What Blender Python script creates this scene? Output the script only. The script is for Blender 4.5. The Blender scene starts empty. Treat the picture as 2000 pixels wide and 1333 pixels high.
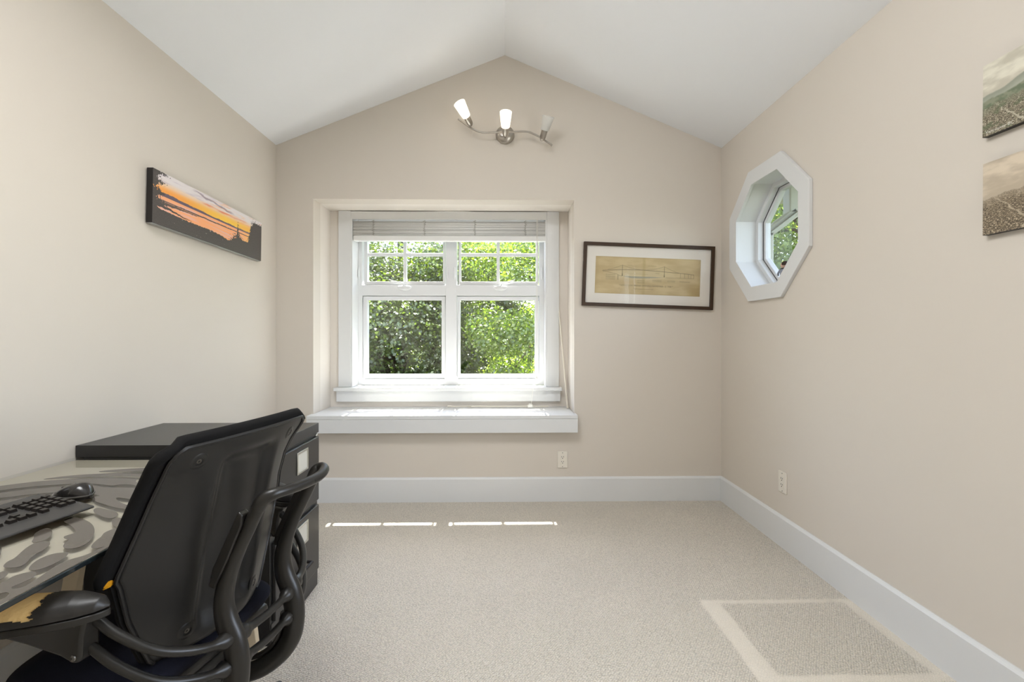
import bpy, bmesh, math, random
import numpy as np
from mathutils import Vector, Matrix, Euler
from mathutils import noise as mnoise

S = bpy.context.scene
COL = S.collection
PI = math.pi
random.seed(7)

# ------------------------------------------------------------------ camera
cam_d = bpy.data.cameras.new('camera')
cam_d.sensor_width = 36.0
cam_d.lens = 889.0 / 2000.0 * 36.0
cam_d.shift_y = -10.5 / 2000.0
cam_d.clip_start = 0.02
cam = bpy.data.objects.new('camera', cam_d)
cam.location = (0, 0, 1.153)
cam.rotation_euler = (PI / 2, 0, -math.atan(14 / 889.0))
COL.objects.link(cam)
S.camera = cam

# ------------------------------------------------------------------ view, world, sun, fill lights
S.view_settings.view_transform = 'Standard'
S.view_settings.look = 'None'
S.view_settings.gamma = 1.0
S.view_settings.use_curve_mapping = False
S.view_settings.exposure = 0.52
S.cycles.max_bounces = 8
S.cycles.diffuse_bounces = 4
S.cycles.glossy_bounces = 3
S.cycles.caustics_reflective = False
S.cycles.caustics_refractive = False

world = bpy.data.worlds.new('world')
S.world = world
world.use_nodes = True
wn = world.node_tree
wn.nodes.clear()
w_out = wn.nodes.new('ShaderNodeOutputWorld')
w_bg = wn.nodes.new('ShaderNodeBackground')
w_sky = wn.nodes.new('ShaderNodeTexSky')
w_sky.sky_type = 'NISHITA'
w_sky.sun_disc = False
w_sky.sun_elevation = math.radians(66)
w_sky.sun_rotation = 0.0
w_sky.air_density = 1.0
w_sky.dust_density = 1.5
w_bg.inputs['Strength'].default_value = 3.1
w_mix = wn.nodes.new('ShaderNodeMix'); w_mix.data_type = 'RGBA'; w_mix.inputs['Factor'].default_value = 0.7
w_mix.inputs['B'].default_value = (0.64, 0.63, 0.61, 1)          # thin bright haze
wn.links.new(w_sky.outputs[0], w_mix.inputs['A'])
wn.links.new(w_mix.outputs['Result'], w_bg.inputs['Color'])
wn.links.new(w_bg.outputs[0], w_out.inputs['Surface'])

SUN_TAN = 2.25
sun_d = bpy.data.lights.new('sun', 'SUN')
sun_d.energy = 37.0
sun_d.angle = math.radians(0.5)
sun_d.color = (1.0, 0.96, 0.88)
sun = bpy.data.objects.new('sun', sun_d)
sun_dir = Vector((0.05, -1.0, -SUN_TAN)).normalized()      # direction the light travels
sun.rotation_euler = sun_dir.to_track_quat('-Z', 'Y').to_euler()
sun.location = (0, 8, 12)
COL.objects.link(sun)

XL0 = -1.581
def area(name, loc, direction, sx, sy, power, color):
    d = bpy.data.lights.new(name, 'AREA')
    d.shape = 'RECTANGLE'
    d.size, d.size_y = sx, sy
    d.energy = power
    d.color = color
    o = bpy.data.objects.new(name, d)
    o.location = loc
    o.rotation_euler = Vector(direction).to_track_quat('-Z', 'Y').to_euler()
    COL.objects.link(o)
    return o
# added fill light in an invented right wall opening, beside the camera
area('side_fill', (1.52 + 0.10, 0.45, 1.50), (-1, 0.12, 0.30), 1.1, 1.3, 14, (0.98, 0.99, 1.0))
# second added fill light, in an invented roof opening above the camera
area('overhead_fill', (-0.60, 0.70, 2.925), (0.374, 0.0, -0.927), 0.8, 1.08, 34, (0.98, 0.99, 1.0))

# ------------------------------------------------------------------ material helpers
MATS = {}
def new_mat(name):
    m = bpy.data.materials.new(name)
    m.use_nodes = True
    m.node_tree.nodes.clear()
    out = m.node_tree.nodes.new('ShaderNodeOutputMaterial')
    MATS[name] = m
    return m, m.node_tree, out
def lin(*c):
    r = []
    for v in c:
        v /= 255.0
        r.append(v / 12.92 if v <= 0.04045 else ((v + 0.055) / 1.055) ** 2.4)
    return tuple(r) + (1.0,)
def N(t, kind, **k):
    n = t.nodes.new(kind)
    for a, b in k.items():
        setattr(n, a, b)
    return n
def simple(name, color, rough=0.5, metal=0.0, spec=0.5, bump=None, coat=0.0, var=None):
    """principled with an optional noise bump (scale, distance) and colour variation (scale, amount)"""
    m, t, out = new_mat(name)
    p = N(t, 'ShaderNodeBsdfPrincipled')
    p.inputs['Base Color'].default_value = color
    p.inputs['Roughness'].default_value = rough
    p.inputs['Metallic'].default_value = metal
    p.inputs['Specular IOR Level'].default_value = spec
    p.inputs['Coat Weight'].default_value = coat
    p.inputs['Coat Roughness'].default_value = 0.08
    tc = N(t, 'ShaderNodeTexCoord')
    if var:
        nz = N(t, 'ShaderNodeTexNoise')
        nz.inputs['Scale'].default_value = var[0]
        nz.inputs['Detail'].default_value = 2
        t.links.new(tc.outputs['Object'], nz.inputs['Vector'])
        hsv = N(t, 'ShaderNodeHueSaturation')
        hsv.inputs['Color'].default_value = color
        mr = N(t, 'ShaderNodeMapRange')
        mr.inputs['To Min'].default_value = 1 - var[1]
        mr.inputs['To Max'].default_value = 1 + var[1]
        t.links.new(nz.outputs['Fac'], mr.inputs['Value'])
        t.links.new(mr.outputs[0], hsv.inputs['Value'])
        t.links.new(hsv.outputs[0], p.inputs['Base Color'])
    if bump:
        nz = N(t, 'ShaderNodeTexNoise')
        nz.inputs['Scale'].default_value = bump[0]
        nz.inputs['Detail'].default_value = 3
        t.links.new(tc.outputs['Object'], nz.inputs['Vector'])
        b = N(t, 'ShaderNodeBump')
        b.inputs['Strength'].default_value = 1.0
        b.inputs['Distance'].default_value = bump[1]
        t.links.new(nz.outputs['Fac'], b.inputs['Height'])
        t.links.new(b.outputs[0], p.inputs['Normal'])
    t.links.new(p.outputs[0], out.inputs['Surface'])
    return m

simple('wall_paint', lin(217, 209, 198), 0.75, spec=0.25, var=(1.2, 0.012))
simple('alcove_paint', lin(228, 221, 212), 0.7, spec=0.25, var=(1.2, 0.01))
simple('ceiling_paint', lin(243, 245, 248), 0.8, spec=0.2, var=(0.8, 0.01))
simple('white_trim', lin(223, 224, 224), 0.38, spec=0.4, var=(3, 0.012))
simple('white_vinyl', lin(224, 225, 226), 0.3, spec=0.45, var=(6, 0.008))
simple('blind_white', lin(228, 228, 226), 0.4, spec=0.4, var=(12, 0.02))
simple('cord_white', lin(236, 234, 228), 0.6, var=(40, 0.03))
simple('ladder_grey', lin(176, 174, 168), 0.7, var=(60, 0.1))
simple('wand_ivory', lin(232, 225, 212), 0.35, var=(20, 0.02))
simple('brushed_nickel', lin(176, 170, 162), 0.3, metal=1.0, var=(60, 0.08))
simple('outlet_white', lin(232, 226, 214), 0.35, var=(20, 0.01))
simple('dark_slot', lin(40, 36, 32), 0.6, var=(30, 0.05))
simple('frame_brown', lin(60, 41, 25), 0.4, spec=0.4, var=(50, 0.2))
simple('mat_board', lin(232, 226, 216), 0.85, var=(8, 0.02))
simple('ink', lin(112, 102, 82), 0.8, var=(60, 0.2))
simple('caption_white', lin(225, 222, 212), 0.6, var=(60, 0.05))
simple('canvas_black', lin(24, 20, 20), 0.55, var=(30, 0.1))
simple('panel_edge', lin(46, 44, 40), 0.5, var=(30, 0.1))
simple('silver_edge', lin(170, 172, 172), 0.35, metal=0.8, var=(30, 0.05))
simple('cabinet_black', lin(42, 41, 40), 0.33, spec=0.5, var=(20, 0.05))
simple('board_black', lin(36, 35, 35), 0.30, spec=0.5, var=(20, 0.08))
simple('board_edge', lin(26, 22, 21), 0.5, var=(20, 0.1))
simple('label_metal', lin(200, 198, 190), 0.3, metal=0.9, var=(40, 0.05))
simple('label_card', lin(214, 211, 200), 0.8, var=(40, 0.04))
simple('trestle_wood', lin(214, 198, 170), 0.5, var=(25, 0.06))
simple('zebra_print', lin(86, 80, 73), 0.14, spec=0.5, var=(30, 0.04))
simple('keyboard_grey', lin(62, 61, 60), 0.45, var=(60, 0.06))
simple('key_black', lin(38, 34, 32), 0.4, var=(60, 0.08))
simple('mouse_black', lin(38, 36, 35), 0.2, spec=0.6, var=(30, 0.05))
simple('mouse_grey', lin(88, 86, 84), 0.22, metal=0.3, var=(30, 0.05))
simple('screen_black', lin(14, 14, 15), 0.15, var=(10, 0.05))
simple('chair_shell', lin(25, 24, 23), 0.40, spec=0.5, var=(20, 0.05))
simple('chair_frame', lin(31, 29, 26), 0.36, spec=0.5, var=(20, 0.06))
simple('chair_cushion', lin(18, 17, 17), 0.85, spec=0.2, var=(60, 0.15))
simple('chair_seat', lin(24, 25, 36), 0.9, spec=0.15, bump=(700, 0.0008), var=(60, 0.18))
simple('arm_pad', lin(38, 36, 34), 0.42, spec=0.45, var=(20, 0.06))
simple('foam_tan', lin(226, 190, 128), 0.9, spec=0.1, bump=(150, 0.0012), var=(40, 0.12))
simple('foam_orange', lin(206, 142, 28), 0.9, spec=0.1, bump=(200, 0.001), var=(120, 0.2))
simple('screw_steel', lin(120, 116, 110), 0.35, metal=0.9, var=(80, 0.1))
simple('letter_dark', lin(24, 22, 20), 0.6, var=(80, 0.1))
simple('spout_paint_shaded', lin(158, 158, 138), 0.5, var=(15, 0.05))  # paint darkened to take in the shade under the eave
simple('soffit_paint_shaded', lin(150, 150, 140), 0.6, var=(5, 0.04))  # darkened too, shade of the overhang put into the colour
simple('siding_paint', lin(196, 190, 176), 0.7, var=(4, 0.05))
simple('figure_hair', lin(52, 34, 26), 0.6, var=(80, 0.2))
simple('figure_skin', lin(206, 168, 146), 0.55, var=(60, 0.05))
simple('figure_jacket', lin(142, 146, 156), 0.6, var=(60, 0.12))
simple('figure_black', lin(40, 40, 42), 0.6, var=(60, 0.12))
simple('figure_base', lin(176, 122, 66), 0.55, var=(60, 0.2))
simple('bark', lin(58, 50, 41), 0.9, spec=0.1, var=(8, 0.4), bump=(30, 0.02))
simple('lawn', lin(40, 46, 28), 0.95, spec=0.05, var=(1.5, 0.35), bump=(14, 0.04))

def glass_mat(name, tint=(1, 1, 1, 1), ior=1.5, faces=1.0):
    # faces: how many glass surfaces the modelled face stands for (a double-glazed unit has four)
    m, t, out = new_mat(name)
    fr = N(t, 'ShaderNodeFresnel'); fr.inputs['IOR'].default_value = ior
    tr = N(t, 'ShaderNodeBsdfTransparent'); tr.inputs['Color'].default_value = tint
    gl = N(t, 'ShaderNodeBsdfGlossy'); gl.inputs['Roughness'].default_value = 0.0
    mx = N(t, 'ShaderNodeMixShader')
    g = N(t, 'ShaderNodeNewGeometry')
    inv = N(t, 'ShaderNodeMath', operation='SUBTRACT'); inv.inputs[0].default_value = 1.0
    mul = N(t, 'ShaderNodeMath', operation='MULTIPLY')
    t.links.new(g.outputs['Backfacing'], inv.inputs[1]); t.links.new(inv.outputs[0], mul.inputs[0]); t.links.new(fr.outputs[0], mul.inputs[1])
    mul2 = N(t, 'ShaderNodeMath', operation='MULTIPLY', use_clamp=True); mul2.inputs[1].default_value = faces
    t.links.new(mul.outputs[0], mul2.inputs[0])
    t.links.new(mul2.outputs[0], mx.inputs[0]); t.links.new(tr.outputs[0], mx.inputs[1]); t.links.new(gl.outputs[0], mx.inputs[2])
    t.links.new(mx.outputs[0], out.inputs['Surface'])
    return m
glass_mat('window_glass', (0.97, 0.98, 0.975, 1), 1.52, 3.0)
glass_mat('picture_glass', (0.985, 0.985, 0.985, 1), 1.22)
glass_mat('desk_glass', (0.985, 0.992, 0.985, 1), 1.5)
simple('glass_edge', lin(30, 36, 38), 0.12, spec=0.6, var=(20, 0.06))

# pale film under the glass desk: lets some light through
m, t, out = new_mat('desk_film')
df = N(t, 'ShaderNodeBsdfDiffuse'); df.inputs['Color'].default_value = lin(217, 209, 193)
tl = N(t, 'ShaderNodeBsdfTranslucent'); tl.inputs['Color'].default_value = lin(217, 209, 193)
tr = N(t, 'ShaderNodeBsdfTransparent'); tr.inputs['Color'].default_value = (0.93, 0.92, 0.88, 1)
m1 = N(t, 'ShaderNodeMixShader'); m1.inputs[0].default_value = 0.3
m2 = N(t, 'ShaderNodeMixShader'); m2.inputs[0].default_value = 0.36
nz = N(t, 'ShaderNodeTexNoise'); nz.inputs['Scale'].default_value = 9
mr = N(t, 'ShaderNodeMapRange'); mr.inputs['To Min'].default_value = 0.16; mr.inputs['To Max'].default_value = 0.24
t.links.new(nz.outputs['Fac'], mr.inputs['Value']); t.links.new(mr.outputs[0], m2.inputs[0])
t.links.new(df.outputs[0], m1.inputs[1]); t.links.new(tl.outputs[0], m1.inputs[2])
t.links.new(m1.outputs[0], m2.inputs[1]); t.links.new(tr.outputs[0], m2.inputs[2])
t.links.new(m2.outputs[0], out.inputs['Surface'])

# frosted shades of the wall lamp, and its lit bulbs
def frosted(name, glow):
    m, t, out = new_mat(name)
    p = N(t, 'ShaderNodeBsdfPrincipled')
    p.inputs['Base Color'].default_value = lin(240, 240, 238)
    p.inputs['Roughness'].default_value = 0.35
    tl = N(t, 'ShaderNodeBsdfTranslucent'); tl.inputs['Color'].default_value = lin(250, 248, 244)
    mx = N(t, 'ShaderNodeMixShader'); mx.inputs[0].default_value = 0.55
    t.links.new(p.outputs[0], mx.inputs[1]); t.links.new(tl.outputs[0], mx.inputs[2])
    if glow:
        em = N(t, 'ShaderNodeEmission'); em.inputs['Color'].default_value = (1.0, 0.95, 0.88, 1); em.inputs['Strength'].default_value = glow
        ad = N(t, 'ShaderNodeAddShader')
        t.links.new(mx.outputs[0], ad.inputs[0]); t.links.new(em.outputs[0], ad.inputs[1])
        t.links.new(ad.outputs[0], out.inputs['Surface'])
    else:
        t.links.new(mx.outputs[0], out.inputs['Surface'])
frosted('shade_lit', 0.12)
frosted('shade_unlit', 0.0)
def emitter(name, color, strength):
    m, t, out = new_mat(name)
    em = N(t, 'ShaderNodeEmission'); em.inputs['Color'].default_value = color; em.inputs['Strength'].default_value = strength
    t.links.new(em.outputs[0], out.inputs['Surface'])
emitter('bulb_lit', (1.0, 0.86, 0.68, 1), 11.0)

# printed colours stored on the print's own mesh
m, t, out = new_mat('print')
at = N(t, 'ShaderNodeAttribute', attribute_name='print_colour')
p = N(t, 'ShaderNodeBsdfPrincipled'); p.inputs['Roughness'].default_value = 0.42; p.inputs['Specular IOR Level'].default_value = 0.35
t.links.new(at.outputs['Color'], p.inputs['Base Color']); t.links.new(p.outputs[0], out.inputs['Surface'])

# leaves
def leaf_mat(name, stops, trans=0.5):
    m, t, out = new_mat(name)
    g = N(t, 'ShaderNodeNewGeometry')
    r = N(t, 'ShaderNodeValToRGB')
    r.color_ramp.elements[0].position = 0.0
    r.color_ramp.elements[0].color = stops[0]
    r.color_ramp.elements[1].position = 1.0
    r.color_ramp.elements[1].color = stops[-1]
    for k, s in enumerate(stops[1:-1]):
        e = r.color_ramp.elements.new((k + 1) / (len(stops) - 1)); e.color = s
    t.links.new(g.outputs['Random Per Island'], r.inputs[0])
    df = N(t, 'ShaderNodeBsdfDiffuse'); tl = N(t, 'ShaderNodeBsdfTranslucent')
    gl = N(t, 'ShaderNodeBsdfGlossy'); gl.inputs['Roughness'].default_value = 0.35
    mx = N(t, 'ShaderNodeMixShader'); mx.inputs[0].default_value = trans
    m3 = N(t, 'ShaderNodeMixShader'); m3.inputs[0].default_value = 0.06
    t.links.new(r.outputs[0], df.inputs['Color'])
    yl = N(t, 'ShaderNodeMix', data_type='RGBA', blend_type='MULTIPLY'); yl.inputs['Factor'].default_value = 1.0
    yl.inputs['B'].default_value = (1.3, 1.38, 0.5, 1)          # light coming through a leaf is yellower
    t.links.new(r.outputs[0], yl.inputs['A']); t.links.new(yl.outputs['Result'], tl.inputs['Color'])
    t.links.new(df.outputs[0], mx.inputs[1]); t.links.new(tl.outputs[0], mx.inputs[2])
    t.links.new(mx.outputs[0], m3.inputs[1]); t.links.new(gl.outputs[0], m3.inputs[2])
    t.links.new(m3.outputs[0], out.inputs['Surface'])
leaf_mat('leaf_deep', [(.045,.065,.016,1),(.055,.085,.02,1),(.07,.105,.024,1),(.11,.145,.03,1)], 0.5)
leaf_mat('leaf_bright', [(.08,.135,.02,1),(.12,.19,.025,1),(.17,.24,.035,1),(.25,.30,.08,1)], 0.55)  # brighter leaf colour, standing in for trees nearer the sun
leaf_mat('leaf_mid', [(.07,.10,.02,1),(.10,.14,.024,1),(.135,.18,.03,1),(.20,.23,.05,1)], 0.5)

# carpet: looped pile in slanting rows, with the flattened outline a piece of furniture left behind
m, t, out = new_mat('carpet')
geo = N(t, 'ShaderNodeNewGeometry')
sep = N(t, 'ShaderNodeSeparateXYZ'); t.links.new(geo.outputs['Position'], sep.inputs[0])
def M2(op, a, b=None):
    n = N(t, 'ShaderNodeMath', operation=op)
    for i, v in enumerate((a, b)):
        if v is None: continue
        if isinstance(v, (int, float)): n.inputs[i].default_value = v
        else: t.links.new(v, n.inputs[i])
    return n.outputs[0]
def band(x, lo, hi, soft=0.007):
    def ss(v, e0, e1):
        mr = N(t, 'ShaderNodeMapRange', interpolation_type='SMOOTHSTEP')
        mr.inputs['From Min'].default_value = e0; mr.inputs['From Max'].default_value = e1
        t.links.new(v, mr.inputs['Value']); return mr.outputs[0]
    return M2('SUBTRACT', ss(x, lo - soft, lo + soft), ss(x, hi - soft, hi + soft))
X, Y = sep.outputs[0], sep.outputs[1]
wob = N(t, 'ShaderNodeTexNoise'); wob.inputs['Scale'].default_value = 9
t.links.new(geo.outputs['Position'], wob.inputs['Vector'])
wv = M2('MULTIPLY', M2('SUBTRACT', wob.outputs['Fac'], 0.5), 0.016)
Xw, Yw = M2('ADD', X, wv), M2('ADD', Y, wv)
outer = M2('MULTIPLY', band(Xw, 0.848, 1.535), band(Yw, 1.49, 1.968))
inner = M2('MULTIPLY', band(Xw, 0.925, 1.462), band(Yw, 1.528, 1.944))
dent = M2('MAXIMUM', M2('SUBTRACT', outer, inner), 0.0)
rot = N(t, 'ShaderNodeMapping'); rot.inputs['Rotation'].default_value = (0, 0, math.radians(28)); rot.inputs['Scale'].default_value = (1, 1.35, 1)
t.links.new(geo.outputs['Position'], rot.inputs['Vector'])
vo = N(t, 'ShaderNodeTexVoronoi'); vo.inputs['Scale'].default_value = 120; vo.inputs['Randomness'].default_value = 0.45
t.links.new(rot.outputs[0], vo.inputs['Vector'])
fine = N(t, 'ShaderNodeTexNoise'); fine.inputs['Scale'].default_value = 420; fine.inputs['Detail'].default_value = 3
t.links.new(geo.outputs['Position'], fine.inputs['Vector'])
big = N(t, 'ShaderNodeTexNoise'); big.inputs['Scale'].default_value = 2.2; big.inputs['Detail'].default_value = 4
t.links.new(geo.outputs['Position'], big.inputs['Vector'])
hgt = M2('ADD', M2('MULTIPLY', vo.outputs['Distance'], M2('MULTIPLY_ADD', dent, -0.6)), M2('MULTIPLY', fine.outputs['Fac'], 0.15))
hn = N(t, 'ShaderNodeMath', operation='MULTIPLY_ADD'); hn.inputs[1].default_value = -0.75; hn.inputs[2].default_value = 1.0
t.links.new(dent, hn.inputs[0])
hv = M2('MULTIPLY', vo.outputs['Distance'], hn.outputs[0])
hgt = M2('SUBTRACT', M2('ADD', M2('MULTIPLY', fine.outputs['Fac'], 0.18), M2('MULTIPLY', dent, -0.35)), hv)
bp = N(t, 'ShaderNodeBump'); bp.inputs['Strength'].default_value = 0.9; bp.inputs['Distance'].default_value = 0.009
t.links.new(hgt, bp.inputs['Height'])
yarn = N(t, 'ShaderNodeValToRGB')
yarn.color_ramp.elements[0].position = 0.25; yarn.color_ramp.elements[0].color = lin(211, 201, 186)
yarn.color_ramp.elements[1].position = 0.75; yarn.color_ramp.elements[1].color = lin(244, 237, 224)
t.links.new(fine.outputs['Fac'], yarn.inputs[0])
hs = N(t, 'ShaderNodeHueSaturation')
mrb = N(t, 'ShaderNodeMapRange'); mrb.inputs['To Min'].default_value = 0.93; mrb.inputs['To Max'].default_value = 1.06
t.links.new(big.outputs['Fac'], mrb.inputs['Value'])
vv = M2('ADD', mrb.outputs[0], M2('MULTIPLY', M2('SUBTRACT', M2('MULTIPLY', vo.outputs['Distance'], -0.72), -0.275), hn.outputs[0]))
t.links.new(vv, hs.inputs['Value'])
t.links.new(yarn.outputs[0], hs.inputs['Color'])
p = N(t, 'ShaderNodeBsdfPrincipled'); p.inputs['Roughness'].default_value = 0.95; p.inputs['Specular IOR Level'].default_value = 0.05
p.inputs['Sheen Weight'].default_value = 0.15
t.links.new(hs.outputs[0], p.inputs['Base Color']); t.links.new(bp.outputs[0], p.inputs['Normal'])
t.links.new(p.outputs[0], out.inputs['Surface'])

# ------------------------------------------------------------------ mesh helpers
class MB:
    def __init__(s): s.v, s.f = [], []
    def add(s, verts, faces):
        b = len(s.v)
        s.v += [tuple(v) for v in verts]
        s.f += [tuple(i + b for i in f) for f in faces]
        return s
    def box(s, x0, x1, y0, y1, z0, z1):
        v = [(x0, y0, z0), (x1, y0, z0), (x1, y1, z0), (x0, y1, z0), (x0, y0, z1), (x1, y0, z1), (x1, y1, z1), (x0, y1, z1)]
        return s.add(v, [(3, 2, 1, 0), (4, 5, 6, 7), (0, 1, 5, 4), (1, 2, 6, 5), (2, 3, 7, 6), (3, 0, 4, 7)])
    def beam(s, a, b, w, d, up=(0, 0, 1)):
        a, b = Vector(a), Vector(b); z = (b - a).normalized()
        x = Vector(up).cross(z)
        if x.length < 1e-4: x = Vector((1, 0, 0)).cross(z)
        x.normalize(); y = z.cross(x)
        v = []
        for p_ in (a, b):
            for sx, sy in ((-1, -1), (1, -1), (1, 1), (-1, 1)):
                v.append(p_ + x * sx * w / 2 + y * sy * d / 2)
        return s.add(v, [(3, 2, 1, 0), (4, 5, 6, 7), (0, 1, 5, 4), (1, 2, 6, 5), (2, 3, 7, 6), (3, 0, 4, 7)])
    def tube(s, path, rad, seg=12, flat=1.0, up=None, caps=True):
        """rad: number or list; flat scales the section across 'up'"""
        P = [Vector(p_) for p_ in path]; n = len(P)
        R = rad if isinstance(rad, (list, tuple)) else [rad] * n
        v, f = [], []
        tg = []
        for i in range(n):
            d = P[min(i + 1, n - 1)] - P[max(i - 1, 0)]
            tg.append(d.normalized())
        ref = Vector(up) if up else Vector((0, 0, 1))
        if abs(ref.dot(tg[0])) > 0.95: ref = Vector((1, 0, 0))
        xx = (ref - tg[0] * ref.dot(tg[0])).normalized()
        for i in range(n):
            if up:
                r_ = Vector(up)
                x2 = r_ - tg[i] * r_.dot(tg[i])
                if x2.length > 0.05: xx = x2.normalized()
            else:
                xx = (xx - tg[i] * xx.dot(tg[i])).normalized()
            yy = tg[i].cross(xx)
            for k in range(seg):
                a = 2 * PI * k / seg
                v.append(P[i] + xx * math.cos(a) * R[i] + yy * math.sin(a) * R[i] * flat)
        for i in range(n - 1):
            for k in range(seg):
                k2 = (k + 1) % seg
                f.append((i * seg + k, i * seg + k2, (i + 1) * seg + k2, (i + 1) * seg + k))
        if caps:
            f.append(tuple(range(seg - 1, -1, -1))); f.append(tuple((n - 1) * seg + k for k in range(seg)))
        return s.add(v, f)
    def lathe(s, prof, org=(0, 0, 0), axis=(0, 0, 1), seg=20):
        """prof: list of (radius, height along axis)"""
        z = Vector(axis).normalized(); x = z.orthogonal().normalized(); y = z.cross(x); o = Vector(org)
        v, f, n = [], [], len(prof)
        for r, h in prof:
            for k in range(seg):
                a = 2 * PI * k / seg
                v.append(o + z * h + x * math.cos(a) * r + y * math.sin(a) * r)
        for i in range(n - 1):
            for k in range(seg):
                k2 = (k + 1) % seg
                f.append((i * seg + k, i * seg + k2, (i + 1) * seg + k2, (i + 1) * seg + k))
        if prof[0][0] > 1e-5: f.append(tuple(range(seg - 1, -1, -1)))
        if prof[-1][0] > 1e-5: f.append(tuple((n - 1) * seg + k for k in range(seg)))
        return s.add(v, f)
    def prism(s, poly, to3, h0, h1):
        """poly: 2D outline, to3(a, b, h) -> point"""
        n = len(poly)
        v = [to3(a, b, h0) for a, b in poly] + [to3(a, b, h1) for a, b in poly]
        f = [tuple(range(n - 1, -1, -1)), tuple(range(n, 2 * n))] + [(i, (i + 1) % n, n + (i + 1) % n, n + i) for i in range(n)]
        return s.add(v, f)
    def ring(s, po, pi_, to3, h0, h1):
        """frame between two outlines with the same number of corners"""
        n = len(po)
        v = [to3(a, b, h0) for a, b in po] + [to3(a, b, h0) for a, b in pi_] + [to3(a, b, h1) for a, b in po] + [to3(a, b, h1) for a, b in pi_]
        f = []
        for i in range(n):
            j = (i + 1) % n
            f += [(i, n + i, n + j, j), (2 * n + i, 2 * n + j, 3 * n + j, 3 * n + i), (i, j, 2 * n + j, 2 * n + i), (n + j, n + i, 3 * n + i, 3 * n + j)]
        return s.add(v, f)
    def grid(s, fn, nu, nv):
        v = [fn(i / nu, j / nv) for j in range(nv + 1) for i in range(nu + 1)]
        w = nu + 1
        f = [(j * w + i, j * w + i + 1, (j + 1) * w + i + 1, (j + 1) * w + i) for j in range(nv) for i in range(nu)]
        return s.add(v, f)

def mesh_of(mb, name, smooth=False, fix=True):
    me = bpy.data.meshes.new(name)
    me.from_pydata([tuple(v) for v in mb.v], [], mb.f)
    if fix:
        bm = bmesh.new(); bm.from_mesh(me)
        bmesh.ops.recalc_face_normals(bm, faces=bm.faces)
        bm.to_mesh(me); bm.free()
    if smooth:
        me.polygons.foreach_set('use_smooth', [True] * len(me.polygons))
        try: me.set_sharp_from_angle(angle=math.radians(smooth if smooth is not True else 40))
        except Exception: pass
    me.update()
    return me
def obj(name, mb, mat, parent=None, smooth=False, bevel=0.0, loc=None, rot=None, seg=2, label=None, fix=True):
    me = mb if isinstance(mb, bpy.types.Mesh) else mesh_of(mb, name, smooth, fix)
    if mat and not me.materials: me.materials.append(MATS[mat])
    o = bpy.data.objects.new(name, me)
    COL.objects.link(o)
    if parent: o.parent = parent
    if loc: o.location = loc
    if rot: o.rotation_euler = rot
    if bevel:
        b = o.modifiers.new('bevel', 'BEVEL'); b.width = bevel; b.segments = seg; b.limit_method = 'ANGLE'; b.angle_limit = math.radians(40)
        me.polygons.foreach_set('use_smooth', [True] * len(me.polygons))
        try: me.set_sharp_from_angle(angle=math.radians(40))
        except Exception: pass
    if label: o['label'] = label
    return o
def tag(o, label, cat, group=None, kind=None):
    o['label'] = label; o['category'] = cat
    if group: o['group'] = group
    if kind: o['kind'] = kind
    return o
def thing(name, label, cat, loc=(0, 0, 0), rot=(0, 0, 0), group=None):
    o = bpy.data.objects.new(name, None); COL.objects.link(o)
    o.empty_display_size = 0.1
    o.location = loc; o.rotation_euler = rot
    return tag(o, label, cat, group)
def struct(name, mb, mat, parent=None, **k):
    o = obj(name, mb, mat, parent, **k)
    if not parent: o['kind'] = 'structure'
    return o
def struct_empty(name, label=None):
    o = bpy.data.objects.new(name, None); COL.objects.link(o); o['kind'] = 'structure'; o.empty_display_size = 0.1
    if label: o['label'] = label
    return o
def spline(pts, n=8):
    """Catmull-Rom through 3D points"""
    P = [Vector(p_) for p_ in pts]; P = [P[0] * 2 - P[1]] + P + [P[-1] * 2 - P[-2]]
    o = []
    for i in range(1, len(P) - 2):
        for k in range(n):
            t_ = k / n
            a, b, c, d = P[i - 1], P[i], P[i + 1], P[i + 2]
            o.append(0.5 * ((2 * b) + (c - a) * t_ + (2 * a - 5 * b + 4 * c - d) * t_ ** 2 + (3 * b - a - 3 * c + d) * t_ ** 3))
    o.append(P[-2])
    return o
def interp(x, xs, ys): return float(np.interp(x, xs, ys))
def text_mesh(body, size, align='CENTER', extrude=0.0):
    c = bpy.data.curves.new('text', 'FONT'); c.body = body; c.size = size; c.align_x = align; c.align_y = 'CENTER'
    c.extrude = extrude; c.resolution_u = 2
    o = bpy.data.objects.new('text', c); COL.objects.link(o)
    dg = bpy.context.evaluated_depsgraph_get(); dg.update()
    me = bpy.data.meshes.new_from_object(o.evaluated_get(dg))
    bpy.data.objects.remove(o); bpy.data.curves.remove(c)
    me.materials.clear()
    return me

# ------------------------------------------------------------------ the room
XL, XR, D, YB = -1.581, 1.52, 3.17, -1.5
EAVE, RIDGE = 2.47, 3.107
WT = 0.18                                    # right wall thickness
AL, AR, ATOP, AY = -1.325, 0.484, 2.10, 3.48  # alcove sides, head, back plane
SEAT_Z = 0.612

struct('floor', MB().box(XL - 0.1, XR + 0.1, YB - 0.1, D + 0.1, -0.12, 0.0), 'carpet')

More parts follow.
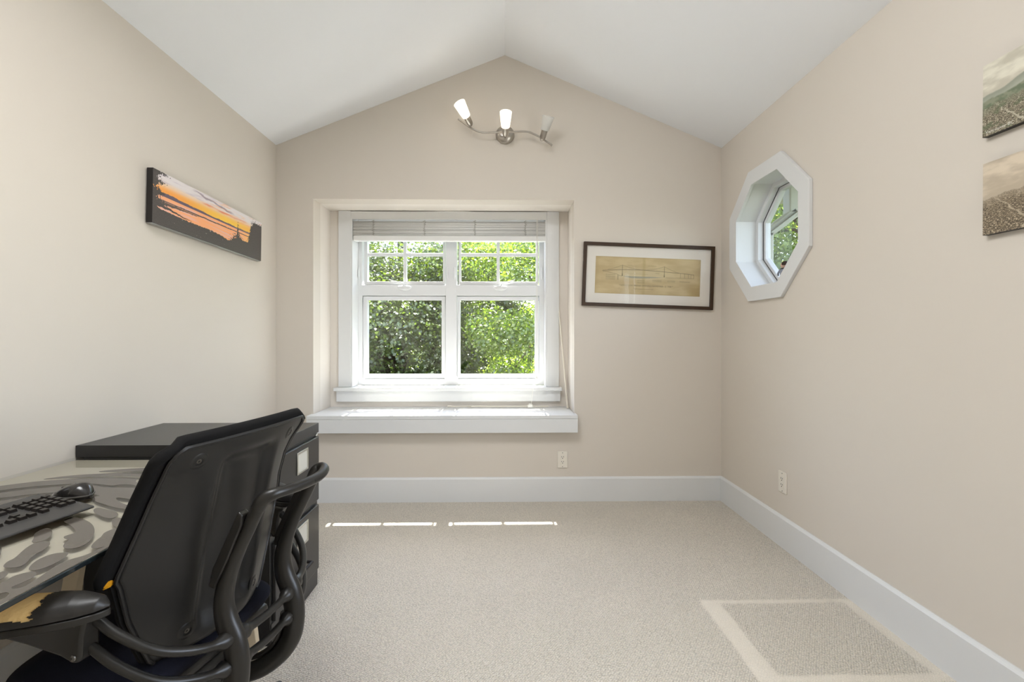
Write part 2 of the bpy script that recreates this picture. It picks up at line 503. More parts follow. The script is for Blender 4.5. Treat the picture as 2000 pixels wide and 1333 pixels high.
def ceil_z(x): return EAVE + (RIDGE - EAVE) * ((x - XL) / (0 - XL) if x < 0 else (XR - x) / XR)
mb = MB()
T = 0.14
SK0, SK1, SKY0, SKY1 = -1.03, -0.17, 0.13, 1.27     # opening invented for the overhead fill light
def slope_piece(xa, xb, ya, yb):
    za, zb = ceil_z(xa), ceil_z(xb)
    mb.add([(xa, ya, za), (xb, ya, zb), (xb, yb, zb), (xa, yb, za), (xa, ya, za + T), (xb, ya, zb + T), (xb, yb, zb + T), (xa, yb, za + T)],
           [(3, 2, 1, 0), (4, 5, 6, 7), (0, 1, 5, 4), (2, 3, 7, 6), (3, 0, 4, 7), (1, 2, 6, 5)])
slope_piece(XL - 0.05, 0.0, SKY1, D + 0.12); slope_piece(XL - 0.05, 0.0, YB - 0.1, SKY0)
slope_piece(XL - 0.05, SK0, SKY0, SKY1); slope_piece(SK1, 0.0, SKY0, SKY1)
slope_piece(0.0, XR + 0.05, YB - 0.1, D + 0.12)
struct('ceiling', mb, 'ceiling_paint', fix=False)

struct('wall_left', MB().box(XL - 0.12, XL, YB - 0.1, D + 0.1, -0.1, EAVE + 0.05), 'wall_paint')
# far gable wall, open at the window alcove
y3 = lambda a, b, h: (a, h, b)
mb = MB()
for poly in ([(XL - 0.05, -0.1), (AL, -0.1), (AL, ceil_z(AL) + 0.06), (XL - 0.05, EAVE + 0.04)],
             [(AR, -0.1), (XR + 0.05, -0.1), (XR + 0.05, EAVE + 0.04), (AR, ceil_z(AR) + 0.06)],
             [(AL, ATOP), (AR, ATOP), (AR, ceil_z(AR) + 0.06), (0, RIDGE + 0.06), (AL, ceil_z(AL) + 0.06)],
             [(AL, -0.1), (AR, -0.1), (AR, 0.50), (AL, 0.50)]):
    mb.prism(poly, y3, D, D + 0.12)
struct('wall_far', mb, 'wall_paint')
# right wall, cut by the octagonal window
OY, OZ = 2.62, 1.762
def octo(a, cy=OY, cz=OZ):
    k = a * math.tan(PI / 8)
    return [(cy + x, cz + z) for x, z in ((k, a), (a, k), (a, -k), (k, -a), (-k, -a), (-a, -k), (-a, k), (-k, a))]
x3 = lambda a, b, h: (h, a, b)
hole = octo(0.335)
sq = [(OY + s * 0.335, OZ + t_ * 0.335) for s, t_ in ((1, 1), (1, -1), (-1, -1), (-1, 1))]
y0, y1, z0, z1 = OY - 0.335, OY + 0.335, OZ - 0.335, OZ + 0.335
mb = MB()
rw0, rw1, rz0, rz1 = -0.12, 1.02, 0.83, 2.17     # opening invented for the side fill light
mb.box(XR, XR + WT, YB - 0.1, rw0, -0.1, EAVE + 0.03).box(XR, XR + WT, rw1, y0, -0.1, EAVE + 0.03).box(XR, XR + WT, rw0, rw1, -0.1, rz0).box(XR, XR + WT, rw0, rw1, rz1, EAVE + 0.03)
mb.box(XR, XR + WT, y1, D + 0.12, -0.1, EAVE + 0.03)
mb.box(XR, XR + WT, y0, y1, -0.1, z0).box(XR, XR + WT, y0, y1, z1, EAVE + 0.03)
for i, (cy, cz) in enumerate(((y1, z1), (y1, z0), (y0, z0), (y0, z1))):
    a, b = (hole[0], hole[1]) if i == 0 else (hole[2], hole[3]) if i == 1 else (hole[4], hole[5]) if i == 2 else (hole[6], hole[7])
    mb.prism([a, (cy, cz), b], x3, XR, XR + WT)
struct('wall_right', mb, 'wall_paint')
# rear wall
mb = MB().box(XL, XR, YB - 0.12, YB, -0.1, EAVE)
mb.prism([(XL - 0.02, EAVE), (XR + 0.02, EAVE), (0, RIDGE + 0.05)], y3, YB - 0.12, YB)
struct('wall_back', mb, 'wall_paint')
rect = lambda a0, a1, b0, b1: [(a0, b0), (a1, b0), (a1, b1), (a0, b1)]
w3 = struct_empty('added_window_side')                # unseen window added around the side fill light
obj('frame', MB().ring(rect(rw0, rw1, rz0, rz1), rect(rw0 + 0.05, rw1 - 0.05, rz0 + 0.05, rz1 - 0.05), x3, XR + 0.08, XR + 0.15), 'white_vinyl', w3)
obj('mullion', MB().box(XR + 0.09, XR + 0.14, 0.425, 0.475, rz0 + 0.05, rz1 - 0.05), 'white_vinyl', w3)
w4 = struct_empty('added_skylight')                # unseen skylight added around the overhead fill light
obj('frame', MB().ring(rect(SK0, SK1, SKY0, SKY1), rect(SK0 + 0.05, SK1 - 0.05, SKY0 + 0.05, SKY1 - 0.05), lambda a, b, h: (a, b, EAVE + (RIDGE - EAVE) * (a - XL) / -XL + h), 0.06, 0.11), 'white_vinyl', w4)
obj('sun_block_panel', MB().prism(rect(SK0 - 0.04, SK1 + 0.04, SKY0 - 0.04, SKY1 + 0.04), lambda a, b, h: (a, b, EAVE + (RIDGE - EAVE) * (a - XL) / -XL + h), T + 0.002, T + 0.02), 'blind_white', w4)  # added panel that keeps direct sun out of the roof opening

# window alcove lining
mb = MB()
CL, CR = -1.165, 0.321                      # casing inner edges = rough opening
mb.box(AL - 0.06, AL, D + 0.12, 3.70, 0.3, ATOP + 0.06).box(AR, AR + 0.06, D + 0.12, 3.70, 0.3, ATOP + 0.06)
mb.box(AL, AR, D + 0.12, 3.70, ATOP, ATOP + 0.06)
mb.box(AL, CL, AY, 3.70, 0.3, ATOP).box(CR, AR, AY, 3.70, 0.3, ATOP).box(CL, CR, AY, 3.70, 0.3, 0.735).box(CL, CR, 3.56, 3.70, 2.097, ATOP)
mb.box(AL, AR, D + 0.12, AY, 0.3, 0.49)
struct('wall_alcove', mb, 'alcove_paint')

# baseboards with an eased top
def base_profile(h=0.169, d=0.016): return [(0, 0), (d, 0), (d, h - 0.012), (d - 0.006, h - 0.004), (d - 0.011, h), (0, h)]
struct('baseboard_far', MB().prism(base_profile(), lambda a, b, h: (h, D - a, b), XL, XR), 'white_trim')
struct('baseboard_right', MB().prism(base_profile(), lambda a, b, h: (XR - a, h, b), YB, D), 'white_trim')
struct('baseboard_left', MB().prism(base_profile(), lambda a, b, h: (XL + a, h, b), YB, D), 'white_trim')

# ------------------------------------------------------------------ window seat ledge
seat = thing('window_bench', 'wide white window bench ledge projecting below the alcove window', 'bench', (-0.42, D, 0.49))
ox, oy, oz = -0.42, D, 0.49
obj('top_board', MB().prism([(AL - 0.012, D - 0.088), (AR + 0.012, D - 0.088), (AR + 0.012, D - 0.001), (AR - 0.002, D - 0.001), (AR - 0.002, AY - 0.002), (AL + 0.002, AY - 0.002), (AL + 0.002, D - 0.001), (AL - 0.012, D - 0.001)], lambda a, b, h: (a - ox, b - oy, h - oz), SEAT_Z - 0.025, SEAT_Z), 'white_trim', seat, bevel=0.003)
obj('fascia', MB().box(AL - 0.012 - ox, AR + 0.012 - ox, D - 0.087 - oy, D - 0.001 - oy, 0.493 - oz, SEAT_Z - 0.0255 - oz), 'white_trim', seat, bevel=0.002)

# ------------------------------------------------------------------ main window
w1 = struct_empty('window_1', 'white vinyl window with two awning sashes over two fixed panes')
def part(name, mb, mat='white_vinyl', parent=None, bevel=0.0015, **k): return obj(name, mb, mat, parent or w1, bevel=bevel, **k)
part('casing', MB().box(-1.259, CL, AY - 0.02, AY - 0.001, 0.764, ATOP - 0.001), 'white_trim', bevel=0.002)
part('casing', MB().box(CR, 0.413, AY - 0.02, AY - 0.001, 0.764, ATOP - 0.001), 'white_trim', bevel=0.002)
part('stool', MB().box(-1.279, 0.431, AY - 0.07, 3.60, 0.737, 0.763), 'white_trim', bevel=0.004)
part('apron', MB().box(-1.270, 0.422, AY - 0.032, AY - 0.001, 0.654, 0.7365), 'white_trim', bevel=0.002)
for xa, xb in ((CL, CL + 0.012), (CR - 0.012, CR)):
    part('jamb', MB().box(xa, xb, AY - 0.018, 3.66, 0.763, 2.096), 'white_trim')
part('head_jamb', MB().box(CL + 0.012, CR - 0.012, 3.50, 3.66, 2.084, 2.096), 'white_trim')
FX0, FX1 = CL + 0.0125, CR - 0.0125
FY0, FY1 = 3.60, 3.67
# outer frame, mullion and transom
part('frame', MB().ring(rect(FX0, FX1, 0.764, 2.083), rect(-1.124, 0.272, 0.811, 2.035), y3, FY0, FY1))
part('mullion', MB().box(-0.466, -0.380, FY0 - 0.002, FY1, 0.811, 2.035))
part('transom', MB().box(-1.124, -0.4665, FY0, FY1, 1.468, 1.551))
part('transom', MB().box(-0.3795, 0.272, FY0, FY1, 1.468, 1.551))
for gx0, gx1, sx0, sx1 in ((-1.086, -0.501, -1.1235, -0.4665), (-0.355, 0.239, -0.3795, 0.2715)):
    s = part('fixed_sash', MB().ring(rect(sx0 + 0.004, sx1 - 0.004, 0.815, 1.464), rect(gx0, gx1, 0.847, 1.434), y3, FY0 + 0.012, FY1 - 0.006), bevel=0.004)
    obj('pane', MB().box(gx0 - 0.003, gx1 + 0.003, 3.64, 3.644, 0.844, 1.437), 'window_glass', s)
for gx0, gx1, sx0, sx1, mv, cx in ((-1.086, -0.490, -1.1235, -0.4665, -0.7925, -0.815), (-0.349, 0.248, -0.3795, 0.2715, -0.053, -0.10)):
    s = part('awning_sash', MB().ring(rect(sx0 + 0.012, sx1 - 0.006, 1.555, 2.031), rect(gx0, gx1, 1.581, 1.991), y3, FY0 + 0.010, FY1 - 0.004), bevel=0.003)
    for (pa, pb) in ((gx0, mv), (mv, gx1)):
        for (za, zb) in ((1.581, 1.7965), (1.7965, 2.000)):
            obj('pane', MB().box(pa, pb, 3.638, 3.642, za, zb), 'window_glass', s)
    obj('muntin', MB().box(mv - 0.0125, mv + 0.0125, 3.622, 3.655, 1.578, 2.003), 'white_vinyl', s, bevel=0.003)
    obj('muntin', MB().box(gx0 - 0.002, mv - 0.0125, 3.623, 3.654, 1.784, 1.809).box(mv + 0.0125, gx1 + 0.002, 3.623, 3.654, 1.784, 1.809), 'white_vinyl', s, bevel=0.003)
    c = (sx0 + sx1) / 2 + (0.005 if mv < -0.5 else 0.02)
    k = obj('crank', MB().lathe([(0.03, 0), (0.028, 0.012), (0.018, 0.02), (0.0, 0.022)], (0, 0, 0), (0, -1, 0.15), 18), 'white_vinyl', s, smooth=True, loc=(c, FY0 - 0.001, 1.53))
    k.scale = (1.9, 1.0, 0.75)
    sg = -1 if mv < -0.5 else 1
    obj('crank_handle', MB().tube(spline([(c, FY0 - 0.02, 1.538), (c + sg * 0.02, FY0 - 0.032, 1.565), (c + sg * 0.07, FY0 - 0.034, 1.575), (c + sg * 0.115, FY0 - 0.03, 1.592)], 5), [0.006] * 8 + [0.005] * 8, 8), 'white_vinyl', s, smooth=True)
    for hx in (sx0 - 0.02 if mv < -0.5 else sx0 - 0.016, sx1 + 0.016 if mv < -0.5 else sx1 + 0.018):
        obj('latch', MB().tube([(hx, FY0 - 0.006, 1.60), (hx, FY0 - 0.016, 1.62), (hx, FY0 - 0.018, 1.66), (hx, FY0 - 0.008, 1.69)], [0.005, 0.008, 0.007, 0.005], 8), 'white_vinyl', s, smooth=True)

# ------------------------------------------------------------------ octagonal window
w2 = struct_empty('window_2', 'white octagonal window with wide flat trim')
obj('trim_board', MB().ring(octo(0.398), octo(0.312), x3, XR - 0.02, XR - 0.0005), 'white_trim', w2, bevel=0.0015)
obj('reveal', MB().ring(octo(0.334), octo(0.317), x3, XR - 0.0005, XR + 0.114), 'white_trim', w2)
sash = obj('sash', MB().ring(octo(0.334), octo(0.292), x3, XR + 0.114, XR + 0.15).ring(octo(0.334), octo(0.272), x3, XR + 0.15, XR + 0.185), 'white_vinyl', w2, bevel=0.002)
obj('gasket', MB().ring(octo(0.2955), octo(0.2905), x3, XR + 0.146, XR + 0.152), 'dark_slot', sash)
obj('pane', MB().prism(octo(0.2735), x3, XR + 0.165, XR + 0.169), 'window_glass', sash)

# ------------------------------------------------------------------ blind drawn up under the alcove head
bl = thing('window_blind', 'white slatted blind drawn up to the top of the window', 'blind', (-0.42, 3.50, 2.09))
bo = Vector((-0.42, 3.50, 2.09))
def bbox(x0, x1, y0, y1, z0, z1): return MB().box(x0 - bo.x, x1 - bo.x, y0 - bo.y, y1 - bo.y, z0 - bo.z, z1 - bo.z)
obj('valance', bbox(CL + 0.003, CR - 0.003, 3.461, 3.467, 2.034, 2.094), 'blind_white', bl, bevel=0.002)
obj('valance_bead', MB().box(CL + 0.003 - bo.x, CR - 0.003 - bo.x, 3.457 - bo.y, 3.4605 - bo.y, 2.034 - bo.z, 2.040 - bo.z).box(CL + 0.003 - bo.x, CR - 0.003 - bo.x, 3.457 - bo.y, 3.4605 - bo.y, 2.086 - bo.z, 2.094 - bo.z), 'blind_white', bl, bevel=0.001)
obj('head_rail', bbox(CL + 0.015, CR - 0.015, 3.475, 3.52, 2.05, 2.09), 'blind_white', bl)
slat_me = None
SX0, SX1 = CL + 0.016, CR - 0.008
nsl = 19
for i in range(nsl):
    z = 1.922 + i * (2.022 - 1.922) / (nsl - 1)
    if slat_me is None:
        L = (SX1 - SX0) / 2
        slat_me = mesh_of(MB().grid(lambda u, v: ((u * 2 - 1) * L, (v - 0.5) * 0.05, 0.0022 - 0.004 * (2 * v - 1) ** 2), 1, 6), 'slat', 60)
        slat_me.materials.append(MATS['blind_white'])
    o = obj('slat', slat_me, None, bl, loc=((SX0 + SX1) / 2 - bo.x + random.uniform(-0.002, 0.002), 3.489 - bo.y + random.uniform(-0.002, 0.002), z - bo.z), rot=(math.radians(random.uniform(-3, 5)), 0, 0))
    m_ = o.modifiers.new('thickness', 'SOLIDIFY'); m_.thickness = 0.0048
obj('bottom_rail', bbox(SX0, SX1, 3.464, 3.516, 1.874, 1.914), 'blind_white', bl, bevel=0.006, seg=3)
for tx in (-0.997, -0.61, -0.228, 0.156):
    pts = []
    for k in range(26):
        z = 2.03 - k * 0.0047
        pts.append((tx - bo.x + 0.012 * math.sin(k * 2.1) * (0.4 + 0.6 * ((k * 7) % 5) / 4), 3.466 - bo.y - 0.004 * abs(math.cos(k * 1.3)), z - bo.z))
    obj('ladder_cord', MB().tube(pts, 0.0024, 5), 'ladder_grey', bl, smooth=True)
pc = obj('pull_cord', MB().tube(spline([(0.242 - bo.x, 3.455 - bo.y, 2.04 - bo.z), (0.240 - bo.x, 3.452 - bo.y, 1.7 - bo.z), (0.236 - bo.x, 3.452 - bo.y, 1.2 - bo.z), (0.222 - bo.x, 3.440 - bo.y, 0.79 - bo.z), (0.214 - bo.x, 3.405 - bo.y, 0.762 - bo.z), (0.205 - bo.x, 3.402 - bo.y, 0.70 - bo.z), (0.200 - bo.x, 3.405 - bo.y, 0.64 - bo.z), (0.215 - bo.x, 3.385 - bo.y, 0.617 - bo.z), (0.25 - bo.x, 3.36 - bo.y, 0.615 - bo.z)], 6), 0.0019, 6), 'cord_white', bl, smooth=True)
obj('pull_cord', MB().tube(spline([(0.250 - bo.x, 3.456 - bo.y, 2.04 - bo.z), (0.249 - bo.x, 3.454 - bo.y, 1.7 - bo.z), (0.247 - bo.x, 3.453 - bo.y, 1.1 - bo.z), (0.240 - bo.x, 3.452 - bo.y, 0.86 - bo.z)], 6), 0.0017, 6), 'cord_white', bl, smooth=True)
obj('tassel', MB().lathe([(0.002, 0.03), (0.006, 0.026), (0.009, 0.004), (0.006, 0.0), (0, 0)], (0.240 - bo.x, 3.452 - bo.y, 0.826 - bo.z), (0, 0, 1), 12), 'cord_white', bl, smooth=True)

# wands lying on and leaning against the seat
wd = thing('blind_wand', 'thin ivory blind wand lying along the back of the window bench', 'wand', (-0.05, 3.435, SEAT_Z))
obj('rod', MB().tube([(-0.375, 0.006, 0.006), (0.0, 0.001, 0.006), (0.378, -0.006, 0.006)], 0.0055, 6), 'wand_ivory', wd, smooth=60)
obj('tip', MB().tube([(-0.382, 0.006, 0.0075), (-0.352, 0.006, 0.0075)], 0.0072, 10), 'wand_ivory', wd, smooth=60)
obj('hook', MB().tube(spline([(-0.20, 0.003, 0.008), (-0.215, -0.006, 0.012), (-0.235, 0.002, 0.009), (-0.25, 0.004, 0.006)], 5), 0.003, 6), 'wand_ivory', wd, smooth=True)
k = tag(obj('cord_tassel', MB().box(-0.02, 0.02, -0.011, 0.011, 0, 0.022).box(-0.012, 0.012, -0.008, 0.008, 0.022, 0.032), 'cord_white', None, bevel=0.006, loc=(0.19, 3.405, SEAT_Z + 0.0005)), 'small white cord joiner resting on the bench beside the lying wand', 'cord joiner')
lw = thing('leaning_wand', 'thin white rod leaning in the right corner of the alcove', 'rod', (0.466, 3.37, SEAT_Z))
obj('rod', MB().tube([(0, 0, 0.006), (-0.055, 0.0985, 0.758)], [0.0065, 0.0048], 6), 'wand_ivory', lw, smooth=60)
obj('end_cap', MB().tube([(0.0, 0.0, 0.001), (-0.0022, 0.004, 0.03)], 0.008, 10), 'wand_ivory', lw, smooth=60)

# ------------------------------------------------------------------ wall lamp
LP = Vector((0.002, D, 2.55))
lamp = thing('wall_lamp', 'brushed nickel wall lamp with three frosted spots on a wavy bar', 'lamp', LP)
obj('mount_plate', MB().lathe([(0.064, 0.0), (0.065, 0.006), (0.060, 0.016), (0.045, 0.026), (0.022, 0.032), (0.0, 0.033)], (0, 0, 0), (0, -1, 0), 40), 'brushed_nickel', lamp, smooth=True)
obj('stem', MB().lathe([(0.011, 0.025), (0.011, 0.08), (0.0, 0.082)], (0, 0, -0.012), (0, -1, 0), 16), 'brushed_nickel', lamp, smooth=True)
bar_pts = [(-0.317, 2.622), (-0.27, 2.590), (-0.23, 2.562), (-0.158, 2.532), (-0.063, 2.533), (0.0, 2.535), (0.063, 2.537), (0.15, 2.539), (0.195, 2.524), (0.24, 2.502), (0.285, 2.472), (0.322, 2.446)]
BY = 3.09
obj('bar', MB().tube(spline([(x - LP.x, BY - LP.y, z - LP.z) for x, z in bar_pts], 5), 0.0062, 12), 'brushed_nickel', lamp, smooth=True)
def spot(base, axis, lit, shade_len=0.088):
    b = Vector((base[0], base[1], base[2])) - LP; a = Vector(axis).normalized()
    s = obj('spot_socket', MB().lathe([(0.0, -0.004), (0.010, 0.0), (0.017, 0.010), (0.0205, 0.024), (0.021, 0.066), (0.018, 0.068), (0.0, 0.068)], b, a, 28), 'brushed_nickel', lamp, smooth=True)
    l = shade_len; z0 = 0.0665
    obj('lamp_shade', MB().lathe([(0.019, z0), (0.0275, z0 + 0.002), (0.040, z0 + l), (0.038, z0 + l), (0.026, z0 + 0.005), (0.019, z0 + 0.004)], b, a, 36), 'shade_lit' if lit else 'shade_unlit', s, smooth=60, label=None if lit else 'unlit frosted shade')
    obj('bulb', MB().lathe([(0.010, z0 + 0.004), (0.012, z0 + 0.02), (0.022, z0 + 0.045), (0.022, z0 + 0.058), (0.015, z0 + 0.07), (0.0, z0 + 0.074)], b, a, 24), 'bulb_lit' if lit else 'shade_unlit', s, smooth=60)
spot((-0.226, BY - 0.028, 2.566), (-0.40, -0.74, 0.52), True, 0.100)
spot((0.003, BY - 0.028, 2.492), (0.02, -0.80, 0.60), True, 0.100)
spot((0.249, BY - 0.028, 2.466), (0.24, -0.52, 0.82), False)

# ------------------------------------------------------------------ wall outlets
def outlet(label, loc, rz):
    t_ = thing('wall_outlet', label, 'outlet', loc, (0, 0, rz), 'wall outlets')
    obj('cover_plate', MB().box(-0.035, 0.035, -0.006, 0, -0.057, 0.057), 'outlet_white', t_, bevel=0.002)
    rc = obj('receptacle', MB().box(-0.0165, 0.0165, -0.0085, -0.005, -0.0335, 0.0335), 'outlet_white', t_, bevel=0.001)
    for dz in (0.0165, -0.0165):
        for sx in (-0.0065, 0.0065): obj('slot', MB().box(sx - 0.0015, sx + 0.0015, -0.0092, -0.008, dz + 0.001, dz + 0.0085), 'dark_slot', rc)
        obj('ground_hole', MB().lathe([(0.003, 0), (0.003, 0.0006), (0, 0.0006)], (0, -0.0086, dz - 0.006), (0, -1, 0), 10), 'dark_slot', rc)
    for dz in (0.048, -0.048): obj('screw', MB().lathe([(0.003, 0), (0.0025, 0.001), (0, 0.0012)], (0, -0.006, dz), (0, -1, 0), 10), 'screw_steel', t_)
outlet('white wall outlet on the far wall under the window bench corner', (0.402, D, 0.288), 0)
outlet('white wall outlet low on the right wall below the octagonal window', (XR, 2.462, 0.352), -PI / 2)

# ------------------------------------------------------------------ prints
def print_mesh(name, w, h, nu, nv, fn):
    """grid in the local XZ plane facing -Y, one printed colour per cell; fn(u, v) -> sRGB 0..255"""
    v, f, cols = [], [], []
    for j in range(nv + 1):
        for i in range(nu + 1): v.append(((i / nu - 0.5) * w, 0, (j / nv - 0.5) * h))
    for j in range(nv):
        for i in range(nu):
            f.append((j * (nu + 1) + i, j * (nu + 1) + i + 1, (j + 1) * (nu + 1) + i + 1, (j + 1) * (nu + 1) + i))
            cols.append(lin(*[min(255, max(0, c)) for c in fn((i + 0.5) / nu, (j + 0.5) / nv)]))
    me = bpy.data.meshes.new(name); me.from_pydata(v, [], f)
    ca = me.color_attributes.new('print_colour', 'FLOAT_COLOR', 'CORNER')
    arr = np.repeat(np.array(cols, dtype=np.float32), 4, axis=0)
    ca.data.foreach_set('color', arr.ravel())
    me.materials.append(MATS['print']); me.update()
    return me
def nz2(x, y, s=0.0): return mnoise.noise(Vector((x, y, s)))
def fbm(x, y, s=0.0, o=4):
    a, r, f_ = 0.5, 0.0, 1.0
    for _ in range(o):
        r += a * nz2(x * f_, y * f_, s); a *= 0.5; f_ *= 2.1
    return r
def mixc(a, b, k):
    k = min(1, max(0, k)); return tuple(a[i] * (1 - k) + b[i] * k for i in range(3))
def sm(x, a, b):
    k = min(1, max(0, (x - a) / (b - a))); return k * k * (3 - 2 * k)

def sunset(u, v):
    g_ = 6 * nz2(u * 120, v * 40)
    dark = (86 + g_, 81 + g_, 79 + g_)
    hz = 0.575
    # sky
    k = (v - hz) / (1 - hz)
    c = mixc((254, 206, 84), (250, 168, 84), sm(abs(u - 0.62), 0.05, 0.5))
    c = mixc(c, (246, 204, 160), sm(k, 0.20, 0.50))
    c = mixc(c, (230, 222, 222), sm(k, 0.36, 0.72))
    streak = fbm(u * 5, v * 22 - u * 5, 3)
    c = mixc(c, (206, 194, 204), 0.7 * sm(streak, 0.02, 0.26) * sm(k, 0.3, 0.6) * (1 - sm(u, 0.4, 0.75)))
    c = mixc(c, (250, 176, 120), 0.6 * sm(fbm(u * 6 + 9, v * 26 - u * 6, 13), 0.05, 0.3) * sm(u, 0.3, 0.5))
    l1 = v - (0.965 - 0.24 * (u - 0.25)) + 0.05 * fbm(u * 14, v * 9, 1)
    c = mixc(c, (150, 132, 142), 0.85 * (1 - sm(abs(l1), 0.0, 0.035)) * sm(u, 0.27, 0.36) * (1 - sm(u, 0.60, 0.70)))
    l2 = v - (0.79 + 0.05 * fbm(u * 7, v * 4, 5) + 0.05 * (u - 0.45))
    c = mixc(c, (232, 118, 86), 0.8 * (1 - sm(abs(l2), 0.0, 0.035)) * sm(u, 0.34, 0.44) * (1 - sm(u, 0.74, 0.84)) * sm(nz2(u * 9, v * 8, 77), -0.4, 0.3))
    # far hills
    hill = hz + 0.035 * (1 - sm(u, 0.0, 0.5)) + 0.018 * fbm(u * 12, 2) * 2 + 0.022
    if v < hill: c = mixc((112, 98, 110), (150, 120, 118), sm(u, 0.6, 1.0))
    # water
    if v < hz - 0.02:
        c = mixc((252, 176, 122), (240, 186, 168), sm(nz2(u * 6, v * 40), -0.2, 0.5))
        c = mixc(c, (253, 196, 116), sm(u, 0.7, 0.9))
        if abs(v - (0.475 + 0.02 * u + 0.012 * fbm(u * 22, 8))) < 0.013 - 0.009 * abs(u - 0.4): c = (98, 88, 92)
        spit = 0.30 + 0.10 * (1 - sm(u, 0.02, 0.3)) + 0.03 * fbm(u * 30, 11)
        if u < 0.3 and spit > v > spit - 0.07 * (1 - u / 0.3): c = dark
        if u < 0.34 and 0.46 > v > 0.40 + 0.05 * sm(u, 0.05, 0.34) + 0.03 * fbm(u * 34, 4): c = mixc(c, dark, 0.85)
        shore = interp(u, [0, 0.05, 0.25, 0.45, 0.55, 0.61, 0.66, 0.7], [0.36, 0.30, 0.27, 0.28, 0.25, 0.21, 0.25, 0.34]) + 0.035 * fbm(u * 60, 21)
        if v < shore:
            c = dark
            if nz2(u * 60, v * 50, 9) > 0.66: c = (190, 180, 172)
    # ragged trees on both sides
    te = 0.055 + 0.05 * fbm(v * 14, u * 6, 31) + 0.022 * math.sin(v * 34)
    if fbm(u * 90, v * 34, 40) + 9.0 * (te - u) > -0.02: c = dark
    cr = interp(u, [0.62, 0.68, 0.705, 0.715, 0.725, 0.76, 0.80, 0.83, 0.87, 0.90, 1.0], [0.2, 0.40, 0.46, 0.76, 0.48, 0.40, 0.24, 0.36, 0.86, 0.95, 0.90])
    if u > 0.62 and fbm(u * 80, v * 34, 61) * 1.4 + 3.5 * (cr - v) + 2.4 * sm(u, 0.88, 0.97) * (v < 0.9) > 0.12: c = dark
    return c
th = 0.027
cv = thing('canvas_print', 'long canvas print of an orange sunset over water on the left wall', 'picture', (XL, 2.471, 1.7605), (0, 0, 0))
cvw, cvh = 0.893, 0.243
tilt = math.radians(1.55)
cm = obj('canvas_block', MB().box(-cvw / 2, cvw / 2, 0, th, -cvh / 2, cvh / 2), 'canvas_black', cv, bevel=0.001, rot=(0, tilt, PI / 2), loc=(th + 0.006, 0, 0))
obj('printed_face', print_mesh('printed_face', cvw - 0.001, cvh - 0.001, 560, 156, sunset), None, cm, loc=(0, -0.0006, 0))
obj('lower_edge', MB().box(-cvw / 2 + 0.002, cvw / 2 - 0.002, 0.002, th - 0.002, -cvh / 2 - 0.003, -cvh / 2), 'silver_edge', cm)
obj('hanging_rail', MB().box(-0.25, 0.25, th, th + 0.0055, 0.05, 0.07), 'canvas_black', cm)

def town(seed, hill, top, tint):
    def fn(u, v):
        n = fbm(u * 3, v * 6, seed)
        c = mixc((196, 190, 178), (228, 223, 212), sm(n + 0.3 * (v - 0.7), -0.25, 0.25))
        h1 = top + 0.22 * sm(u, 0.05, 0.8) + 0.05 * fbm(u * 4, 1, seed)
        if hill: c = mixc(c, mixc((150, 153, 142), (192, 192, 182), sm(h1 - v, 0.0, 0.18)), sm(h1 - v, -0.012, 0.012))
        h2 = top - 0.07 + 0.11 * sm(u, 0.0, 0.9) + 0.05 * fbm(u * 7, 2, seed)
        if hill: c = mixc(c, mixc((112, 122, 102), (140, 144, 126), sm(fbm(u * 14, v * 14, seed), -0.2, 0.2)), sm(h2 - v, -0.012, 0.02))
        h3 = top - (0.17 if hill else 0.0) + 0.10 * u + 0.05 * fbm(u * 11, 3, seed)
        d = h3 - v
        b = fbm(u * 60, v * 60 / (0.45 + 1.2 * max(d, 0)), seed + 5) * 1.5 + 0.35 * fbm(u * 22, v * 26, seed + 9)
        g = mixc((84, 77, 66), (176, 166, 148), sm(b, -0.42, 0.42))
        if b > 0.40: g = mixc(g, (232, 226, 212), sm(b, 0.40, 0.5))
        for a, o_ in ((1.3, 0.10), (-0.9, 0.62), (-0.85, 0.9)):
            w = 0.006 + 0.022 * d
            g = mixc(g, (206, 199, 184), 0.75 * sm(w - abs(u - o_ - a * d * 0.55 + 0.05 * fbm(v * 16, 5, seed)), -0.004, 0.008))
        if hill: g = mixc(g, (96, 106, 82), 0.6 * sm(fbm(u * 9, v * 12, seed + 20), 0.1, 0.24))
        g = mixc(g, c, 0.45 * sm(0.14 - d, 0.0, 0.14))
        c = mixc(c, g, sm(d, -0.008, 0.012))
        return tuple(c[i] * tint[i] for i in range(3))
    return fn
def photo_panel(label, z, tilt_, fn, text):
    t_ = thing('photo_panel', label, 'picture', (XR, 1.25, z), (0, 0, 0), 'old city photographs on the right wall')
    b = obj('backing_block', MB().box(-0.155, 0.155, 0, 0.019, -0.112, 0.112), 'panel_edge', t_, bevel=0.0008, rot=(0, tilt_, -PI / 2), loc=(-0.020, 0, 0))
    obj('printed_face', print_mesh('printed_face', 0.309, 0.223, 260, 190, fn), None, b, loc=(0, -0.0006, 0))
    if text:
        me = text_mesh(text, 0.0135, 'LEFT'); me.materials.append(MATS['caption_white'])
        obj('caption', me, None, b, loc=(-0.145, -0.0011, -0.1005), rot=(PI / 2, 0, 0))
photo_panel('mounted grey-green aerial city photograph with a mountain, upper of two on right wall', 1.884, math.radians(0.6), town(3, True, 0.56, (1.0, 1.0, 0.97)), 'Vancouver BC')
photo_panel('mounted sepia city panorama photograph, lower of two on right wall', 1.578, math.radians(0.3), town(17, False, 0.50, (0.96, 0.915, 0.86)), None)

